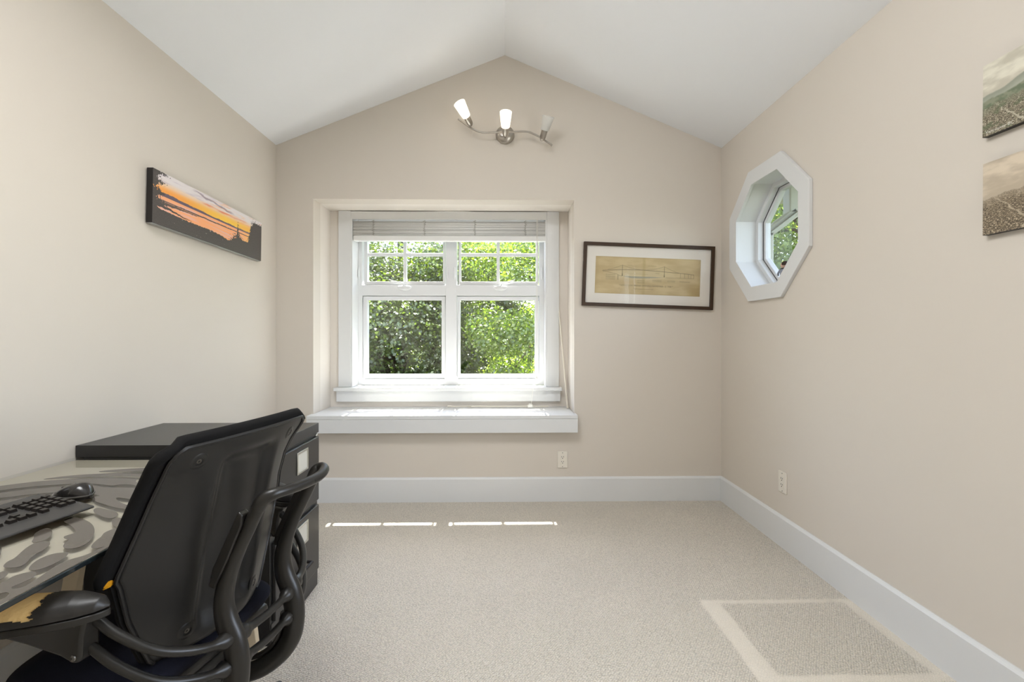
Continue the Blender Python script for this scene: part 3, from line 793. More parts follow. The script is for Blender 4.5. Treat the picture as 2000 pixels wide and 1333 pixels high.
def bridge(u, v):
    n = fbm(u * 4, v * 4, 70)
    c = mixc((190, 168, 126), (206, 186, 142), sm(n, -0.25, 0.3))
    c = mixc(c, (212, 200, 164), 0.5 * sm(0.5 - abs(v - 0.55), 0.25, 0.45) * sm(0.4 - abs(u - 0.42), 0.0, 0.3))
    c = mixc(c, (166, 142, 92), 0.55 * sm(math.hypot((u - 0.97) * 2.4, (v - 0.1)) + 0.12 * n, 0.34, 0.05))
    c = mixc(c, (178, 158, 112), 0.5 * sm(abs(u - 0.46), 0.025, 0.0))
    c = mixc(c, (170, 150, 108), 0.35 * sm(min(u, 1 - u, v, 1 - v), 0.04, 0.0))
    ink = 0.0
    def line(d, w): return max(0.0, min(1.0, 1.3 - d / w))
    deck = interp(u, [0.067, 0.256, 0.455, 0.655, 0.81, 0.937], [0.617, 0.655, 0.663, 0.635, 0.61, 0.583])
    if 0.067 < u < 0.937: ink = max(ink, 0.75 * line(abs(v - deck), 0.007))
    if 0.256 < u < 0.66 and False: pass
    for x in (0.256, 0.655):
        if 0.485 < v < 0.782: ink = max(ink, 0.8 * line(abs(u - x), 0.0022 + 0.003 * sm(v, 0.6, 0.49)))
    def cable(u_, x0, z0_, x1, z1_, p_): 
        k_ = (u_ - x0) / (x1 - x0); return z0_ + (z1_ - z0_) * k_ ** p_
    if 0.118 < u <= 0.256: ink = max(ink, 0.4 * line(abs(v - cable(u, 0.118, 0.65, 0.256, 0.782, 1.4)), 0.006))
    if 0.256 < u <= 0.455: ink = max(ink, 0.4 * line(abs(v - cable(u, 0.455, 0.666, 0.256, 0.782, 2)), 0.006))
    if 0.455 < u <= 0.655: ink = max(ink, 0.4 * line(abs(v - cable(u, 0.455, 0.666, 0.655, 0.776, 2)), 0.006))
    if 0.655 < u <= 0.81: ink = max(ink, 0.4 * line(abs(v - cable(u, 0.81, 0.612, 0.655, 0.776, 1.4)), 0.006))
    for x in (0.81, 0.85, 0.886, 0.91, 0.937):
        if 0.475 < v < deck: ink = max(ink, 0.45 * line(abs(u - x), 0.0022))
    if u > 0.67 and u < 0.937: ink = max(ink, 0.3 * line(abs(v - 0.478), 0.007))
    gr = interp(u, [0.067, 0.12, 0.2, 0.235, 0.256], [0.595, 0.58, 0.535, 0.49, 0.48])
    if 0.067 < u < 0.256: ink = max(ink, 0.35 * line(abs(v - gr), 0.008))
    bed = interp(u, [0.256, 0.34, 0.42, 0.5, 0.6, 0.655], [0.485, 0.435, 0.43, 0.445, 0.47, 0.488])
    if 0.262 < u < 0.65 and bed < v < 0.49: c = mixc(c, (150, 150, 136), 0.75)
    # blocks of small handwritten notes, too small to read
    for x0, x1, b0, b1 in ((0.10, 0.19, 0.38, 0.55), (0.275, 0.33, 0.375, 0.40), (0.40, 0.47, 0.30, 0.40), (0.545, 0.63, 0.345, 0.41), (0.685, 0.76, 0.33, 0.42), (0.31, 0.40, 0.76, 0.78), (0.50, 0.58, 0.765, 0.785), (0.80, 0.90, 0.36, 0.40), (0.33, 0.50, 0.545, 0.56), (0.57, 0.61, 0.58, 0.60)):
        if x0 < u < x1 and b0 < v < b1 and (v * 55) % 1 < 0.5: ink = max(ink, 0.22 + 0.3 * max(0, nz2(u * 400, round(v * 55), 3)))
    if 0.21 < u < 0.222 and 0.38 < v < 0.51: ink = max(ink, 0.45 * (0.5 + 0.5 * nz2(u * 300, v * 160, 6)))
    return mixc(c, (92, 84, 66), ink)
fr = thing('framed_drawing', 'framed old bridge drawing in a brown frame hung beside the alcove', 'picture', (1.0, D, 1.569), (0, math.radians(2.06), 0))
FW, FH = 0.917, 0.444
obj('frame', MB().ring(rect(-FW / 2, FW / 2, -FH / 2, FH / 2), rect(-FW / 2 + 0.023, FW / 2 - 0.023, -FH / 2 + 0.023, FH / 2 - 0.023), y3, -0.024, -0.001), 'frame_brown', fr, bevel=0.0015)
obj('mat_board', MB().box(-FW / 2 + 0.02, FW / 2 - 0.02, -0.009, -0.006, -FH / 2 + 0.02, FH / 2 - 0.02), 'mat_board', fr)
sh = obj('drawing_sheet', print_mesh('drawing_sheet', 0.737, 0.258, 430, 150, bridge), None, fr, loc=(-0.002, -0.0098, -0.002))
for body, size, u, v, sx in (('* LIONS GATE BRIDGE OPENING NOVEMBER 12 1938 *', 0.0145, 0.485, 0.235, 1.07), ('THE FIRST NARROWS OF BURRARD INLET', 0.0065, 0.46, 0.145, 1.15)):
    me = text_mesh(body, size); me.materials.append(MATS['ink'])
    o = obj('lettering', me, None, sh, loc=((u - 0.5) * 0.737, -0.0006, (v - 0.5) * 0.258), rot=(PI / 2, 0, 0)); o.scale = (sx, 1, 1)
obj('glazing', MB().box(-FW / 2 + 0.021, FW / 2 - 0.021, -0.0155, -0.0140, -FH / 2 + 0.021, FH / 2 - 0.021), 'picture_glass', fr)

# ------------------------------------------------------------------ filing cabinet and the board on it
CX0, CX1, CY0, CY1, CZ = XL + 0.03, -0.866, 1.70, 2.125, 0.704
fc = thing('filing_cabinet', 'black two drawer metal filing cabinet between desk and window wall', 'filing cabinet', (-1.2, 1.91, 0))
co = Vector((-1.2, 1.91, 0))
def cb(x0, x1, y0, y1, z0, z1): return MB().box(x0 - co.x, x1 - co.x, y0 - co.y, y1 - co.y, z0, z1)
obj('body', cb(CX0, CX1 - 0.004, CY0, CY1, 0.001, CZ), 'cabinet_black', fc, bevel=0.002)
obj('plinth', cb(CX1 - 0.0035, CX1 - 0.001, CY0 + 0.004, CY1 - 0.004, 0.002, 0.078), 'cabinet_black', fc, bevel=0.001)
for z0, z1, first in ((0.084, 0.378, True), (0.400, 0.690, False)):
    dr = obj('drawer', cb(CX1 - 0.0035, CX1 + 0.010, CY0 + 0.014, CY1 - 0.014, z0, z1), 'cabinet_black', fc, bevel=0.003)
    yl, zl = 1.938, z1 - 0.068
    obj('label_holder', MB().ring(rect(-0.052 + yl - co.y, 0.052 + yl - co.y, zl - 0.046, zl + 0.046), rect(-0.044 + yl - co.y, 0.044 + yl - co.y, zl - 0.037, zl + 0.037), x3, CX1 + 0.010 - co.x, CX1 + 0.014 - co.x), 'label_metal', dr, bevel=0.001)
    obj('label_card', cb(CX1 + 0.0102, CX1 + 0.0115, yl - 0.045, yl + 0.045, zl - 0.038, zl + 0.038), 'label_card', dr)
    zh = z0 + 0.088
    obj('handle', MB().tube([(CX1 + 0.009 - co.x, yl - 0.048 - co.y, zh), (CX1 + 0.030 - co.x, yl - 0.046 - co.y, zh), (CX1 + 0.032 - co.x, yl + 0.046 - co.y, zh), (CX1 + 0.009 - co.x, yl + 0.048 - co.y, zh)], 0.0065, 10), 'canvas_black', dr, smooth=60)
obj('lock', MB().lathe([(0.0085, 0), (0.0085, 0.006), (0.006, 0.008), (0, 0.008)], (CX1 - 0.004 - co.x, CY1 - 0.006 - 0.012 - co.y, 0.6935), (1, 0, 0), 14), 'label_metal', fc, smooth=60)
tb = tag(obj('table_board', MB().box(XL + 0.004 + 1.2, -0.864 + 1.2, 1.697 - 1.91, 2.128 - 1.91, 0, 0.044), 'board_black', None, bevel=0.0015, loc=(-1.2, 1.91, CZ + 0.001)), 'thick black board laid on top of the filing cabinet', 'board')

# ------------------------------------------------------------------ desk: printed glass on wooden trestles
DZ = 0.708
DX0, DX1, DY0, DY1 = XL + 0.006, -0.829, 0.42, 1.692
desk = thing('glass_tabletop', 'glass tabletop with grey zebra stripe print along the left wall', 'tabletop', (-1.2, 1.05, DZ - 0.011))
do = Vector((-1.2, 1.05, DZ - 0.011))
def rrect(x0, x1, y0, y1, r, n=6):
    p_ = []
    for cx, cy, a0 in ((x1 - r, y1 - r, 0), (x0 + r, y1 - r, 90), (x0 + r, y0 + r, 180), (x1 - r, y0 + r, 270)):
        for k in range(n + 1):
            a = math.radians(a0 + 90 * k / n); p_.append((cx + r * math.cos(a), cy + r * math.sin(a)))
    return p_
z3 = lambda a, b, h: (a - do.x, b - do.y, h)
edge_o, edge_i = rrect(DX0, DX1, DY0, DY1, 0.012), rrect(DX0 + 0.0045, DX1 - 0.0045, DY0 + 0.0045, DY1 - 0.0045, 0.009)
obj('glass_sheet', MB().prism(edge_i, z3, 0.0012, 0.011), 'desk_glass', desk)
obj('polished_edge', MB().prism([(DX1 - 0.0044, DY0 + 0.004), (DX1, DY0 + 0.004), (DX1, DY1 - 0.004), (DX1 - 0.0044, DY1 - 0.004)], z3, 0.0, 0.0108), 'glass_edge', desk, bevel=0.002)
obj('white_film', MB().prism(rrect(DX0 + 0.005, DX1 - 0.005, DY0 + 0.005, DY1 - 0.005, 0.009), z3, 0.0002, 0.0008), 'desk_film', desk)
STR = [                                     # outlines of the printed stripes on the glass (metres)
 [(-1.336,1.507),(-1.308,1.526),(-1.245,1.542),(-1.148,1.561),(-1.134,1.521),(-1.219,1.509),(-1.288,1.503)],
 [(-1.435,1.429),(-1.407,1.454),(-1.357,1.478),(-1.259,1.491),(-1.133,1.471),(-1.093,1.456),(-1.093,1.438),(-1.156,1.454),(-1.236,1.463),(-1.296,1.45),(-1.359,1.442),(-1.402,1.431)],
 [(-1.615,1.281),(-1.454,1.397),(-1.394,1.423),(-1.315,1.432),(-1.232,1.438),(-1.14,1.432),(-1.127,1.405),(-1.092,1.382),(-1.049,1.38),(-1.041,1.351),(-1.076,1.353),(-1.105,1.373),(-1.153,1.381),(-1.157,1.363),(-1.203,1.377),(-1.257,1.391),(-1.316,1.382),(-1.387,1.364),(-1.426,1.345),(-1.574,1.248)],
 [(-1.552,1.231),(-1.389,1.334),(-1.336,1.353),(-1.279,1.371),(-1.23,1.376),(-1.184,1.355),(-1.138,1.348),(-1.09,1.349),(-1.066,1.337),(-1.03,1.311),(-1.031,1.295),(-1.008,1.279),(-1.0,1.25),(-1.028,1.255),(-1.062,1.268),(-1.064,1.259),(-1.0,1.212),(-0.966,1.207),(-0.955,1.186),(-0.974,1.181),(-1.005,1.19),(-1.058,1.217),(-1.101,1.238),(-1.137,1.272),(-1.119,1.281),(-1.153,1.291),(-1.196,1.31),(-1.249,1.311),(-1.296,1.307),(-1.341,1.288),(-1.505,1.194)],
 [(-1.481,1.175),(-1.32,1.268),(-1.27,1.281),(-1.252,1.285),(-1.245,1.265),(-1.27,1.25),(-1.306,1.232),(-1.454,1.154)],
 [(-1.425,1.13),(-1.285,1.221),(-1.245,1.234),(-1.232,1.242),(-1.217,1.222),(-1.25,1.206),(-1.268,1.185),(-1.397,1.108)],
 [(-1.049,1.173),(-1.056,1.198),(-1.019,1.179),(-0.989,1.171),(-0.96,1.148),(-0.951,1.127),(-0.962,1.12),(-1.001,1.139)],
 [(-0.966,1.168),(-0.957,1.178),(-0.938,1.179),(-0.902,1.134),(-0.937,1.143)],
 [(-1.128,1.436),(-1.096,1.441),(-1.063,1.435),(-1.037,1.39),(-1.091,1.407)],
 [(-1.045,1.339),(-1.005,1.348),(-0.948,1.271),(-1.0,1.29)],
 [(-0.968,0.893),(-0.979,0.911),(-0.978,0.924),(-0.998,0.959),(-1.009,0.988),(-1.0,1.001),(-0.98,0.998),(-0.964,0.979),(-0.955,0.956),(-0.954,0.936),(-0.938,0.91),(-0.93,0.89),(-0.944,0.886),(-0.957,0.886)],
 [(-0.908,0.881),(-0.922,0.903),(-0.928,0.926),(-0.921,0.943),(-0.903,0.948),(-0.894,0.95),(-0.879,0.923),(-0.877,0.902),(-0.88,0.887),(-0.886,0.876),(-0.898,0.876)],
 [(-0.976,1.022),(-0.974,1.03),(-0.967,1.04),(-0.985,1.059),(-1.027,1.089),(-1.059,1.106),(-1.065,1.13),(-1.042,1.128),(-1.013,1.115),(-0.975,1.091),(-0.94,1.059),(-0.91,1.022),(-0.895,0.993),(-0.892,0.977),(-0.897,0.966),(-0.909,0.962),(-0.931,0.972),(-0.945,0.994),(-0.948,1.006),(-0.965,1.012)],
 [(-1.016,0.991),(-1.034,1.017),(-1.056,1.036),(-1.064,1.067),(-1.049,1.068),(-1.018,1.042),(-1.001,1.017),(-0.999,1.0)],
 [(-0.95,0.797),(-0.95,0.872),(-0.941,0.874),(-0.931,0.869),(-0.923,0.858),(-0.918,0.846),(-0.921,0.773)],
 [(-0.898,0.753),(-0.904,0.83),(-0.907,0.844),(-0.908,0.858),(-0.899,0.868),(-0.887,0.873),(-0.876,0.866),(-0.867,0.853),(-0.866,0.837),(-0.87,0.826),(-0.873,0.819),(-0.864,0.812),(-0.855,0.814),(-0.851,0.825),(-0.856,0.848),(-0.862,0.874),(-0.868,0.898),(-0.865,0.917),(-0.85,0.931),(-0.846,0.951),(-0.845,0.972),(-0.839,0.99),(-0.825,0.974),(-0.82,0.907),(-0.824,0.852),(-0.823,0.8),(-0.827,0.759),(-0.83,0.691),(-0.851,0.714),(-0.849,0.779),(-0.847,0.787),(-0.852,0.797),(-0.863,0.803),(-0.87,0.798),(-0.871,0.73)],
 [(-0.873,0.973),(-0.886,0.999),(-0.892,1.021),(-0.904,1.04),(-0.902,1.056),(-0.893,1.071),(-0.872,1.058),(-0.838,1.004),(-0.84,0.992),(-0.845,0.967),(-0.86,0.963)],
 [(-0.935,1.097),(-0.952,1.121),(-0.942,1.128),(-0.91,1.11),(-0.891,1.074),(-0.905,1.068)],
 [(-1.061,0.89),(-1.064,0.976),(-1.052,0.969),(-1.032,0.949),(-1.01,0.925),(-1.001,0.84)],
 [(-1.35,.60),(-1.28,.64),(-1.12,.66),(-1.0,.62),(-1.02,.57),(-1.2,.56)],[(-1.2,.74),(-1.05,.76),(-.98,.73),(-1.05,.69),(-1.2,.70)],
 [(-1.5,.75),(-1.46,.9),(-1.44,1.05),(-1.47,1.07),(-1.5,.92)],[(-1.52,.5),(-1.4,.52),(-1.1,.5),(-.95,.47),(-1.1,.45),(-1.4,.46)],
]
def chaikin(p_, it=2):
    for _ in range(it):
        q = []
        for i in range(len(p_)):
            a, b = p_[i], p_[(i + 1) % len(p_)]
            q += [(a[0] * 0.75 + b[0] * 0.25, a[1] * 0.75 + b[1] * 0.25), (a[0] * 0.25 + b[0] * 0.75, a[1] * 0.25 + b[1] * 0.75)]
        p_ = q
    return p_
for s in STR:
    if len(s) < 4: continue
    s2 = [(min(max(x, DX0 + 0.004), DX1 - 0.004), min(max(y, DY0 + 0.004), DY1 - 0.004)) for x, y in chaikin(s)]
    obj('zebra_stripe', MB().prism(s2, z3, 0.0111, 0.0114), 'zebra_print', desk)

def trestle(label, yc):
    t_ = thing('wooden_trestle', label, 'trestle', (-1.2, yc, 0), (0, 0, 0), 'trestles under the glass tabletop')
    zt = DZ - 0.0125
    obj('top_beam', MB().box(-0.36, 0.33, -0.024, 0.024, zt - 0.05, zt), 'trestle_wood', t_, bevel=0.002)
    for x in (-0.13, 0.295):
        for sy in (-1, 1):
            obj('leg', MB().beam((x, sy * 0.026, zt - 0.03), (x, sy * 0.150, 0.002), 0.046, 0.022, up=(0, 1, 0)), 'trestle_wood', t_, bevel=0.002)
    for sy in (-1, 1):
        obj('rail', MB().beam((-0.15, sy * 0.122, 0.22), (0.315, sy * 0.122, 0.22), 0.018, 0.045, up=(0, 1, 0)), 'trestle_wood', t_, bevel=0.002)
trestle('pale wooden trestle under the zebra glass, next to the filing cabinet', 1.50)
trestle('pale wooden trestle under the near end of the zebra glass', 0.66)

# ------------------------------------------------------------------ keyboard, mouse, monitor on the desk
KA = math.radians(79.7)
kx, ky = Vector((math.cos(KA), math.sin(KA))), Vector((-math.sin(KA), math.cos(KA)))
kc = Vector((-1.040, 1.172)) - kx * 0.225 + ky * 0.088
kb = thing('keyboard', 'dark grey full size keyboard lying on the zebra glass', 'keyboard', (kc.x, kc.y, DZ + 0.0008), (0, 0, KA))
prof = [(-0.088, 0.008), (-0.086, 0.013), (-0.045, 0.020), (0.075, 0.032), (0.088, 0.033), (0.088, 0.010), (0.07, 0.004), (-0.07, 0.003)]
obj('case', MB().prism(prof, lambda a, b, h: (h, a, b), -0.225, 0.225), 'keyboard_grey', kb, bevel=0.0025)
for sx in (-0.17, 0.17):
    for ya, yb in ((0.05, 0.062), (-0.068, -0.055)): obj('foot', MB().box(sx - 0.02, sx + 0.02, ya, yb, 0, 0.006), 'key_black', kb)
key_me = None
def key_mesh(w):
    d, h = 0.0152, 0.0075
    m_ = MB().add([(-w / 2, -d / 2, 0), (w / 2, -d / 2, 0), (w / 2, d / 2, 0), (-w / 2, d / 2, 0), (-w / 2 + 0.0018, -d / 2 + 0.0014, h), (w / 2 - 0.0018, -d / 2 + 0.0014, h), (w / 2 - 0.0018, d / 2 - 0.0022, h), (-w / 2 + 0.0018, d / 2 - 0.0022, h)],
                [(3, 2, 1, 0), (4, 5, 6, 7), (0, 1, 5, 4), (1, 2, 6, 5), (2, 3, 7, 6), (3, 0, 4, 7)])
    me = mesh_of(m_, 'key'); me.materials.append(MATS['key_black']); return me
KM = {}
slope = math.atan2(0.012, 0.12)
def key(x, row, wu=1.0):
    w = 0.019 * wu - 0.0035
    if wu not in KM: KM[wu] = key_mesh(w)
    y = -0.034 + row * 0.0192
    z = 0.0200 + (y + 0.045) * 0.1 - 0.0005
    obj('key', KM[wu], None, kb, loc=(x, y, z), rot=(slope, 0, 0))
xs = -0.212
for row, layout in enumerate(([1.25, 1.25, 1.25, 6.25, 1.25, 1.25, 1.25, 1.25], [2.25] + [1] * 10 + [2.75], [1.75] + [1] * 11 + [2.25], [1.5] + [1] * 12 + [1.5], [1] * 13 + [2])):
    x = xs
    for wu in layout:
        key(x + 0.019 * wu / 2, row, wu); x += 0.019 * wu
x = xs
for i in range(13): key(xs + 0.0095 + i * 0.0228, 5, 1)
nx = xs + 15 * 0.019 + 0.006
for i in range(3):
    key(nx + 0.0095 + i * 0.019, 0, 1)
    for r in (3, 4): key(nx + 0.0095 + i * 0.019, r, 1)
key(nx + 0.0285, 1, 1)
px_ = nx + 0.063
for i in range(4):
    for r in range(5):
        if i == 1 and r == 0: continue
        if px_ + i * 0.019 < 0.215: key(px_ + 0.0095 + i * 0.019 - (0.0095 if i == 0 and r == 0 else 0) + (0.0095 if i == 0 and r == 0 else 0), r, 1)

MA = math.radians(165)
ms = thing('computer_mouse', 'glossy black computer mouse beside the keyboard', 'mouse', (-1.183, 1.268, DZ + 0.0008), (0, 0, MA))
def mouse_fn(scale, top):
    def fn(u, v):
        a = 2 * PI * u; ph = v * PI / 2
        x = 0.058 * math.cos(a) * math.cos(ph) ** 0.75
        w = 0.033 * (1 - 0.10 * math.cos(2 * a))
        y = w * math.sin(a) * math.cos(ph) ** 0.75
        k_ = (x + 0.058) / 0.116
        zt_ = 0.043 * (1 - 0.75 * k_ ** 1.8) * (0.72 + 0.28 * sm(k_, 0.0, 0.25))
        return (x * scale, y * scale, 0.004 + zt_ * math.sin(ph) ** 0.8 * top)
    return fn
obj('top_shell', MB().grid(mouse_fn(1.0, 1.0), 48, 12), 'mouse_black', ms, smooth=True)
obj('side_band', MB().tube([(0.0560 * math.cos(a), 0.0325 * math.sin(a) * (1 - 0.1 * math.cos(2 * a)), 0.0105) for a in [2 * PI * k / 40 for k in range(41)]], 0.0028, 8), 'mouse_grey', ms, smooth=True)
obj('base', MB().prism([(0.056 * math.cos(2 * PI * k / 32), 0.032 * math.sin(2 * PI * k / 32)) for k in range(32)], lambda a, b, h: (a, b, h), 0.0, 0.005), 'mouse_black', ms)
obj('wheel', MB().lathe([(0.0, -0.004), (0.008, -0.003), (0.008, 0.003), (0.0, 0.004)], (0.035, 0, 0.0195), (0, 1, 0), 18), 'mouse_grey', ms, smooth=60)
obj('badge', MB().box(-0.026, -0.012, -0.004, 0.004, 0.0400, 0.0412), 'mouse_grey', ms)

mo = thing('monitor', 'black monitor tilted back at the left edge of the picture', 'monitor', (-1.43, 1.02, DZ + 0.0008))
tlt = math.radians(14)
def mt(y0, y1, x0, x1, z0, z1):
    m_ = MB().box(x0, x1, y0, y1, z0, z1)
    m_.v = [(x * math.cos(tlt) - (z - 0.05) * math.sin(tlt), y, 0.05 + x * math.sin(tlt) + (z - 0.05) * math.cos(tlt)) for x, y, z in m_.v]
    return m_
obj('housing', mt(-0.26, 0.268, -0.02, 0.02, 0.045, 0.37), 'screen_black', mo, bevel=0.004)
obj('screen', mt(-0.245, 0.253, 0.0205, 0.0215, 0.062, 0.355), 'mouse_black', mo)
obj('stand_neck', MB().box(-0.06, -0.035, -0.03, 0.03, 0.01, 0.2), 'screen_black', mo, bevel=0.003)
obj('stand_foot', MB().box(-0.12, 0.05, -0.1, 0.1, 0, 0.012), 'screen_black', mo, bevel=0.004)

# ------------------------------------------------------------------ office chair
CHA = math.radians(79)
ch = thing('office_chair', 'worn black task chair with plastic back shell pushed up to the desk', 'chair', (-0.83, 1.19, 0), (0, 0, CHA))
ZS = [0.43, 0.435, 0.55, 0.64, 0.655, 0.74, 0.81, 0.85, 0.89, 0.905, 0.917]
HW = [0.160, 0.170, 0.214, 0.236, 0.236, 0.215, 0.206, 0.206, 0.212, 0.208, 0.19]
YC = [-0.13, -0.13, -0.145, -0.162, -0.165, -0.185, -0.199, -0.207, -0.214, -0.216, -0.218]
KK = [0.05, 0.05, 0.068, 0.082, 0.082, 0.077, 0.064, 0.05, 0.03, 0.02, 0.012]
def sh_half(z):
    h_ = interp(z, ZS, HW)
    if z < 0.645: h_ -= 0.004
    return h_
def sh_y(x, z):
    return interp(z, ZS, YC) + interp(z, ZS, KK) * (x / max(interp(z, ZS, HW), 0.01)) ** 2
def recess(x, z):
    k_ = (1 - sm(abs(x), 0.062, 0.100)) * (1 - sm(z, 0.845, 0.885))
    return 0.026 * k_ * sm(z, 0.43, 0.5)
def shell_pt(u, v):
    vv = v
    z = 0.426 + (0.917 - 0.426) * vv
    hw = sh_half(z)
    # rounded top corners
    x = (u * 2 - 1) * hw
    zr = z + 0.012 * (1 - (abs(u * 2 - 1)) ** 2) * sm(vv, 0.8, 1.0) * 0 - 0.0 
    return Vector((x, sh_y(x, z) + recess(x, z), zr))
so = obj('back_shell', MB().grid(lambda u, v: shell_pt(u, v), 48, 60), 'chair_shell', ch, smooth=60)
SH_OUT = 0.0
for p_ in so.data.polygons: pass
m_ = so.modifiers.new('thickness', 'SOLIDIFY'); m_.thickness = 0.006
m_.offset = -1.0 if sum(p_.normal.y * p_.area for p_ in so.data.polygons) < 0 else 1.0     # the wall grows towards the cushion
rim = [shell_pt(0, k / 40) for k in range(41)] + [shell_pt(k / 30, 1) for k in range(1, 31)] + [shell_pt(1, 1 - k / 40) for k in range(1, 41)]
obj('shell_rim', MB().tube(rim, 0.0045, 8), 'chair_shell', so, smooth=True)
# cushion in front of the shell, wider above the wing notch
def cush_pt(u, v):
    z = 0.438 + (0.930 - 0.438) * v
    zc = min(z, 0.917)
    wing = sm(z, 0.640, 0.652)
    hw = interp(zc, ZS, HW) + 0.004 + 0.014 * wing
    if z > 0.9: hw *= 1 - 0.10 * ((z - 0.9) / 0.03) ** 2
    x = (u * 2 - 1) * hw
    return x, sh_y(min(max(x, -interp(zc, ZS, HW)), interp(zc, ZS, HW)), zc), z, wing
def cush_front(u, v):
    x, y, z, w = cush_pt(u, v)
    e = (1 - abs(2 * u - 1) ** 6) * (1 - abs(2 * v - 1) ** 8)
    return (x, y + 0.010 + 0.038 * max(e, 0.0) ** 0.5 + 0.006, z)
def cush_back(u, v):
    x, y, z, w = cush_pt(u, v)
    return (x, y + 0.0065 + recess(x, z), z)
mb = MB().grid(cush_front, 44, 60).grid(cush_back, 44, 60)
w_ = 45; nb = 45 * 61
bord = [i for i in range(45)] + [j * 45 + 44 for j in range(1, 61)] + [60 * 45 + i for i in range(43, -1, -1)] + [j * 45 for j in range(59, 0, -1)]
mb.f += [(bord[k], bord[(k + 1) % len(bord)], nb + bord[(k + 1) % len(bord)], nb + bord[k]) for k in range(len(bord))]
cu = obj('back_cushion', mb, 'chair_cushion', ch, smooth=60)
# soft rolled edge of the cushion
edge = [Vector(cush_back(0, k / 40)) + Vector((0, 0.012, 0)) for k in range(17, 41)] + [Vector(cush_back(k / 30, 1)) + Vector((0, 0.012, 0)) for k in range(1, 31)] + [Vector(cush_back(1, 1 - k / 40)) + Vector((0, 0.012, 0)) for k in range(1, 24)]
obj('rolled_edge', MB().tube(edge, 0.0125, 10), 'chair_cushion', cu, smooth=True)
for k in range(1):
    fo = []
    rnd = random.Random(3)
    mb = MB().lathe([(0.0, -0.010), (0.006, -0.009), (0.010, -0.003), (0.010, 0.003), (0.006, 0.009), (0.0, 0.010)], (0, 0, 0), (0, 0, 1), 12)
    mb.v = [tuple(c * (1 + rnd.uniform(-0.18, 0.18)) for c in v) for v in mb.v]
    p0 = cush_back(0, (0.646 - 0.438) / 0.492)
    f_ = obj('exposed_foam', mb, 'foam_orange', cu, smooth=True, loc=(p0[0] + 0.004, p0[1] + 0.004, 0.650), label='torn corner showing orange foam')
    f_.scale = (1.5, 0.8, 0.9)
# screw bosses
for x, z in ((-0.150, 0.878), (0.150, 0.878), (-0.105, 0.470), (0.105, 0.470)):
    e_ = 0.004
    f_y = lambda x_, z_: sh_y(x_, z_) + recess(x_, z_)
    nn = Vector(((f_y(x + e_, z) - f_y(x - e_, z)) / (2 * e_), -1, (f_y(x, z + e_) - f_y(x, z - e_)) / (2 * e_))).normalized()
    pz = Vector((x, f_y(x, z), z)) + nn * SH_OUT
    obj('screw_boss', MB().lathe([(0.022, -0.003), (0.019, 0.0006), (0.0110, 0.0014), (0.0095, 0.0012), (0.0090, -0.0012), (0.0, -0.0012)], pz, nn, 24), 'chair_shell', so, smooth=50)
    obj('screw', MB().lathe([(0.0055, -0.001), (0.0052, 0.0008), (0.0028, 0.001), (0.0028, -0.0006), (0, -0.0006)], pz, nn, 14), 'screw_steel', so, smooth=50)
# the two posts and the handle bar above them
PP = [(-0.302, 0.772), (-0.281, 0.73), (-0.252, 0.675), (-0.228, 0.62), (-0.214, 0.575), (-0.211, 0.535), (-0.219, 0.50), (-0.235, 0.465), (-0.245, 0.425), (-0.246, 0.38), (-0.236, 0.335), (-0.205, 0.29), (-0.16, 0.256), (-0.10, 0.235), (-0.03, 0.23)]
PRr = [0.0155, 0.0155, 0.0165, 0.018, 0.021, 0.024, 0.0265, 0.028, 0.028, 0.027, 0.026, 0.025, 0.024, 0.023, 0.022]
for sx in (-1, 1):
    pts = spline([(sx * (0.10 if z > 0.3 else 0.10 - (0.3 - z) * 0.35), y, z) for y, z in PP], 5)
    rr = [interp(i / (len(pts) - 1), [j / (len(PRr) - 1) for j in range(len(PRr))], PRr) for i in range(len(pts))]
    po = obj('post', MB().tube(pts, rr, 14, flat=0.8, up=(0, -1, 0)), 'chair_frame', ch, smooth=True)
    obj('post_plate', MB().prism([(-0.272, 0.752), (-0.262, 0.76), (-0.232, 0.70), (-0.195, 0.625), (-0.185, 0.585), (-0.20, 0.58), (-0.235, 0.65), (-0.27, 0.73)], lambda a, b, h: (h, a, b), sx * 0.106 - 0.012, sx * 0.106 + 0.012), 'chair_frame', po, bevel=0.003)
    obj('inner_strap', MB().tube(spline([(sx * 0.098, -0.215, 0.405), (sx * 0.097, -0.213, 0.37), (sx * 0.095, -0.195, 0.325), (sx * 0.09, -0.15, 0.285), (sx * 0.08, -0.09, 0.268), (sx * 0.06, -0.03, 0.265)], 5), 0.011, 10, flat=0.6), 'chair_frame', po, smooth=True)
bar = spline([(-0.10, -0.300, 0.766), (-0.100, -0.314, 0.786), (-0.088, -0.332, 0.795), (-0.055, -0.345, 0.795), (0.0, -0.352, 0.793), (0.055, -0.350, 0.793), (0.095, -0.338, 0.797), (0.112, -0.318, 0.797), (0.110, -0.304, 0.787), (0.10, -0.298, 0.764)], 6)
rb = [0.0165 - 0.004 * sm(min(i, len(bar) - 1 - i), 4, 16) for i in range(len(bar))]
hb = obj('handle_bar', MB().tube(bar, rb, 14), 'chair_frame', ch, smooth=True)
me = text_mesh('Humanscale', 0.0138)
bx_, by_, bz_ = [q.x for q in bar[6:-12]], [q.y for q in bar[6:-12]], [q.z for q in bar[6:-12]]
for v_ in me.vertices:                       # wrap the letters onto the rear of the bar
    xx = 0.046 + v_.co.x; a_ = v_.co.y / 0.0130
    v_.co = (xx, interp(xx, bx_, by_) - 0.0131 * math.cos(a_), interp(xx, bx_, bz_) + 0.0131 * math.sin(a_))
me.materials.append(MATS['letter_dark'])
obj('lettering', me, None, hb)
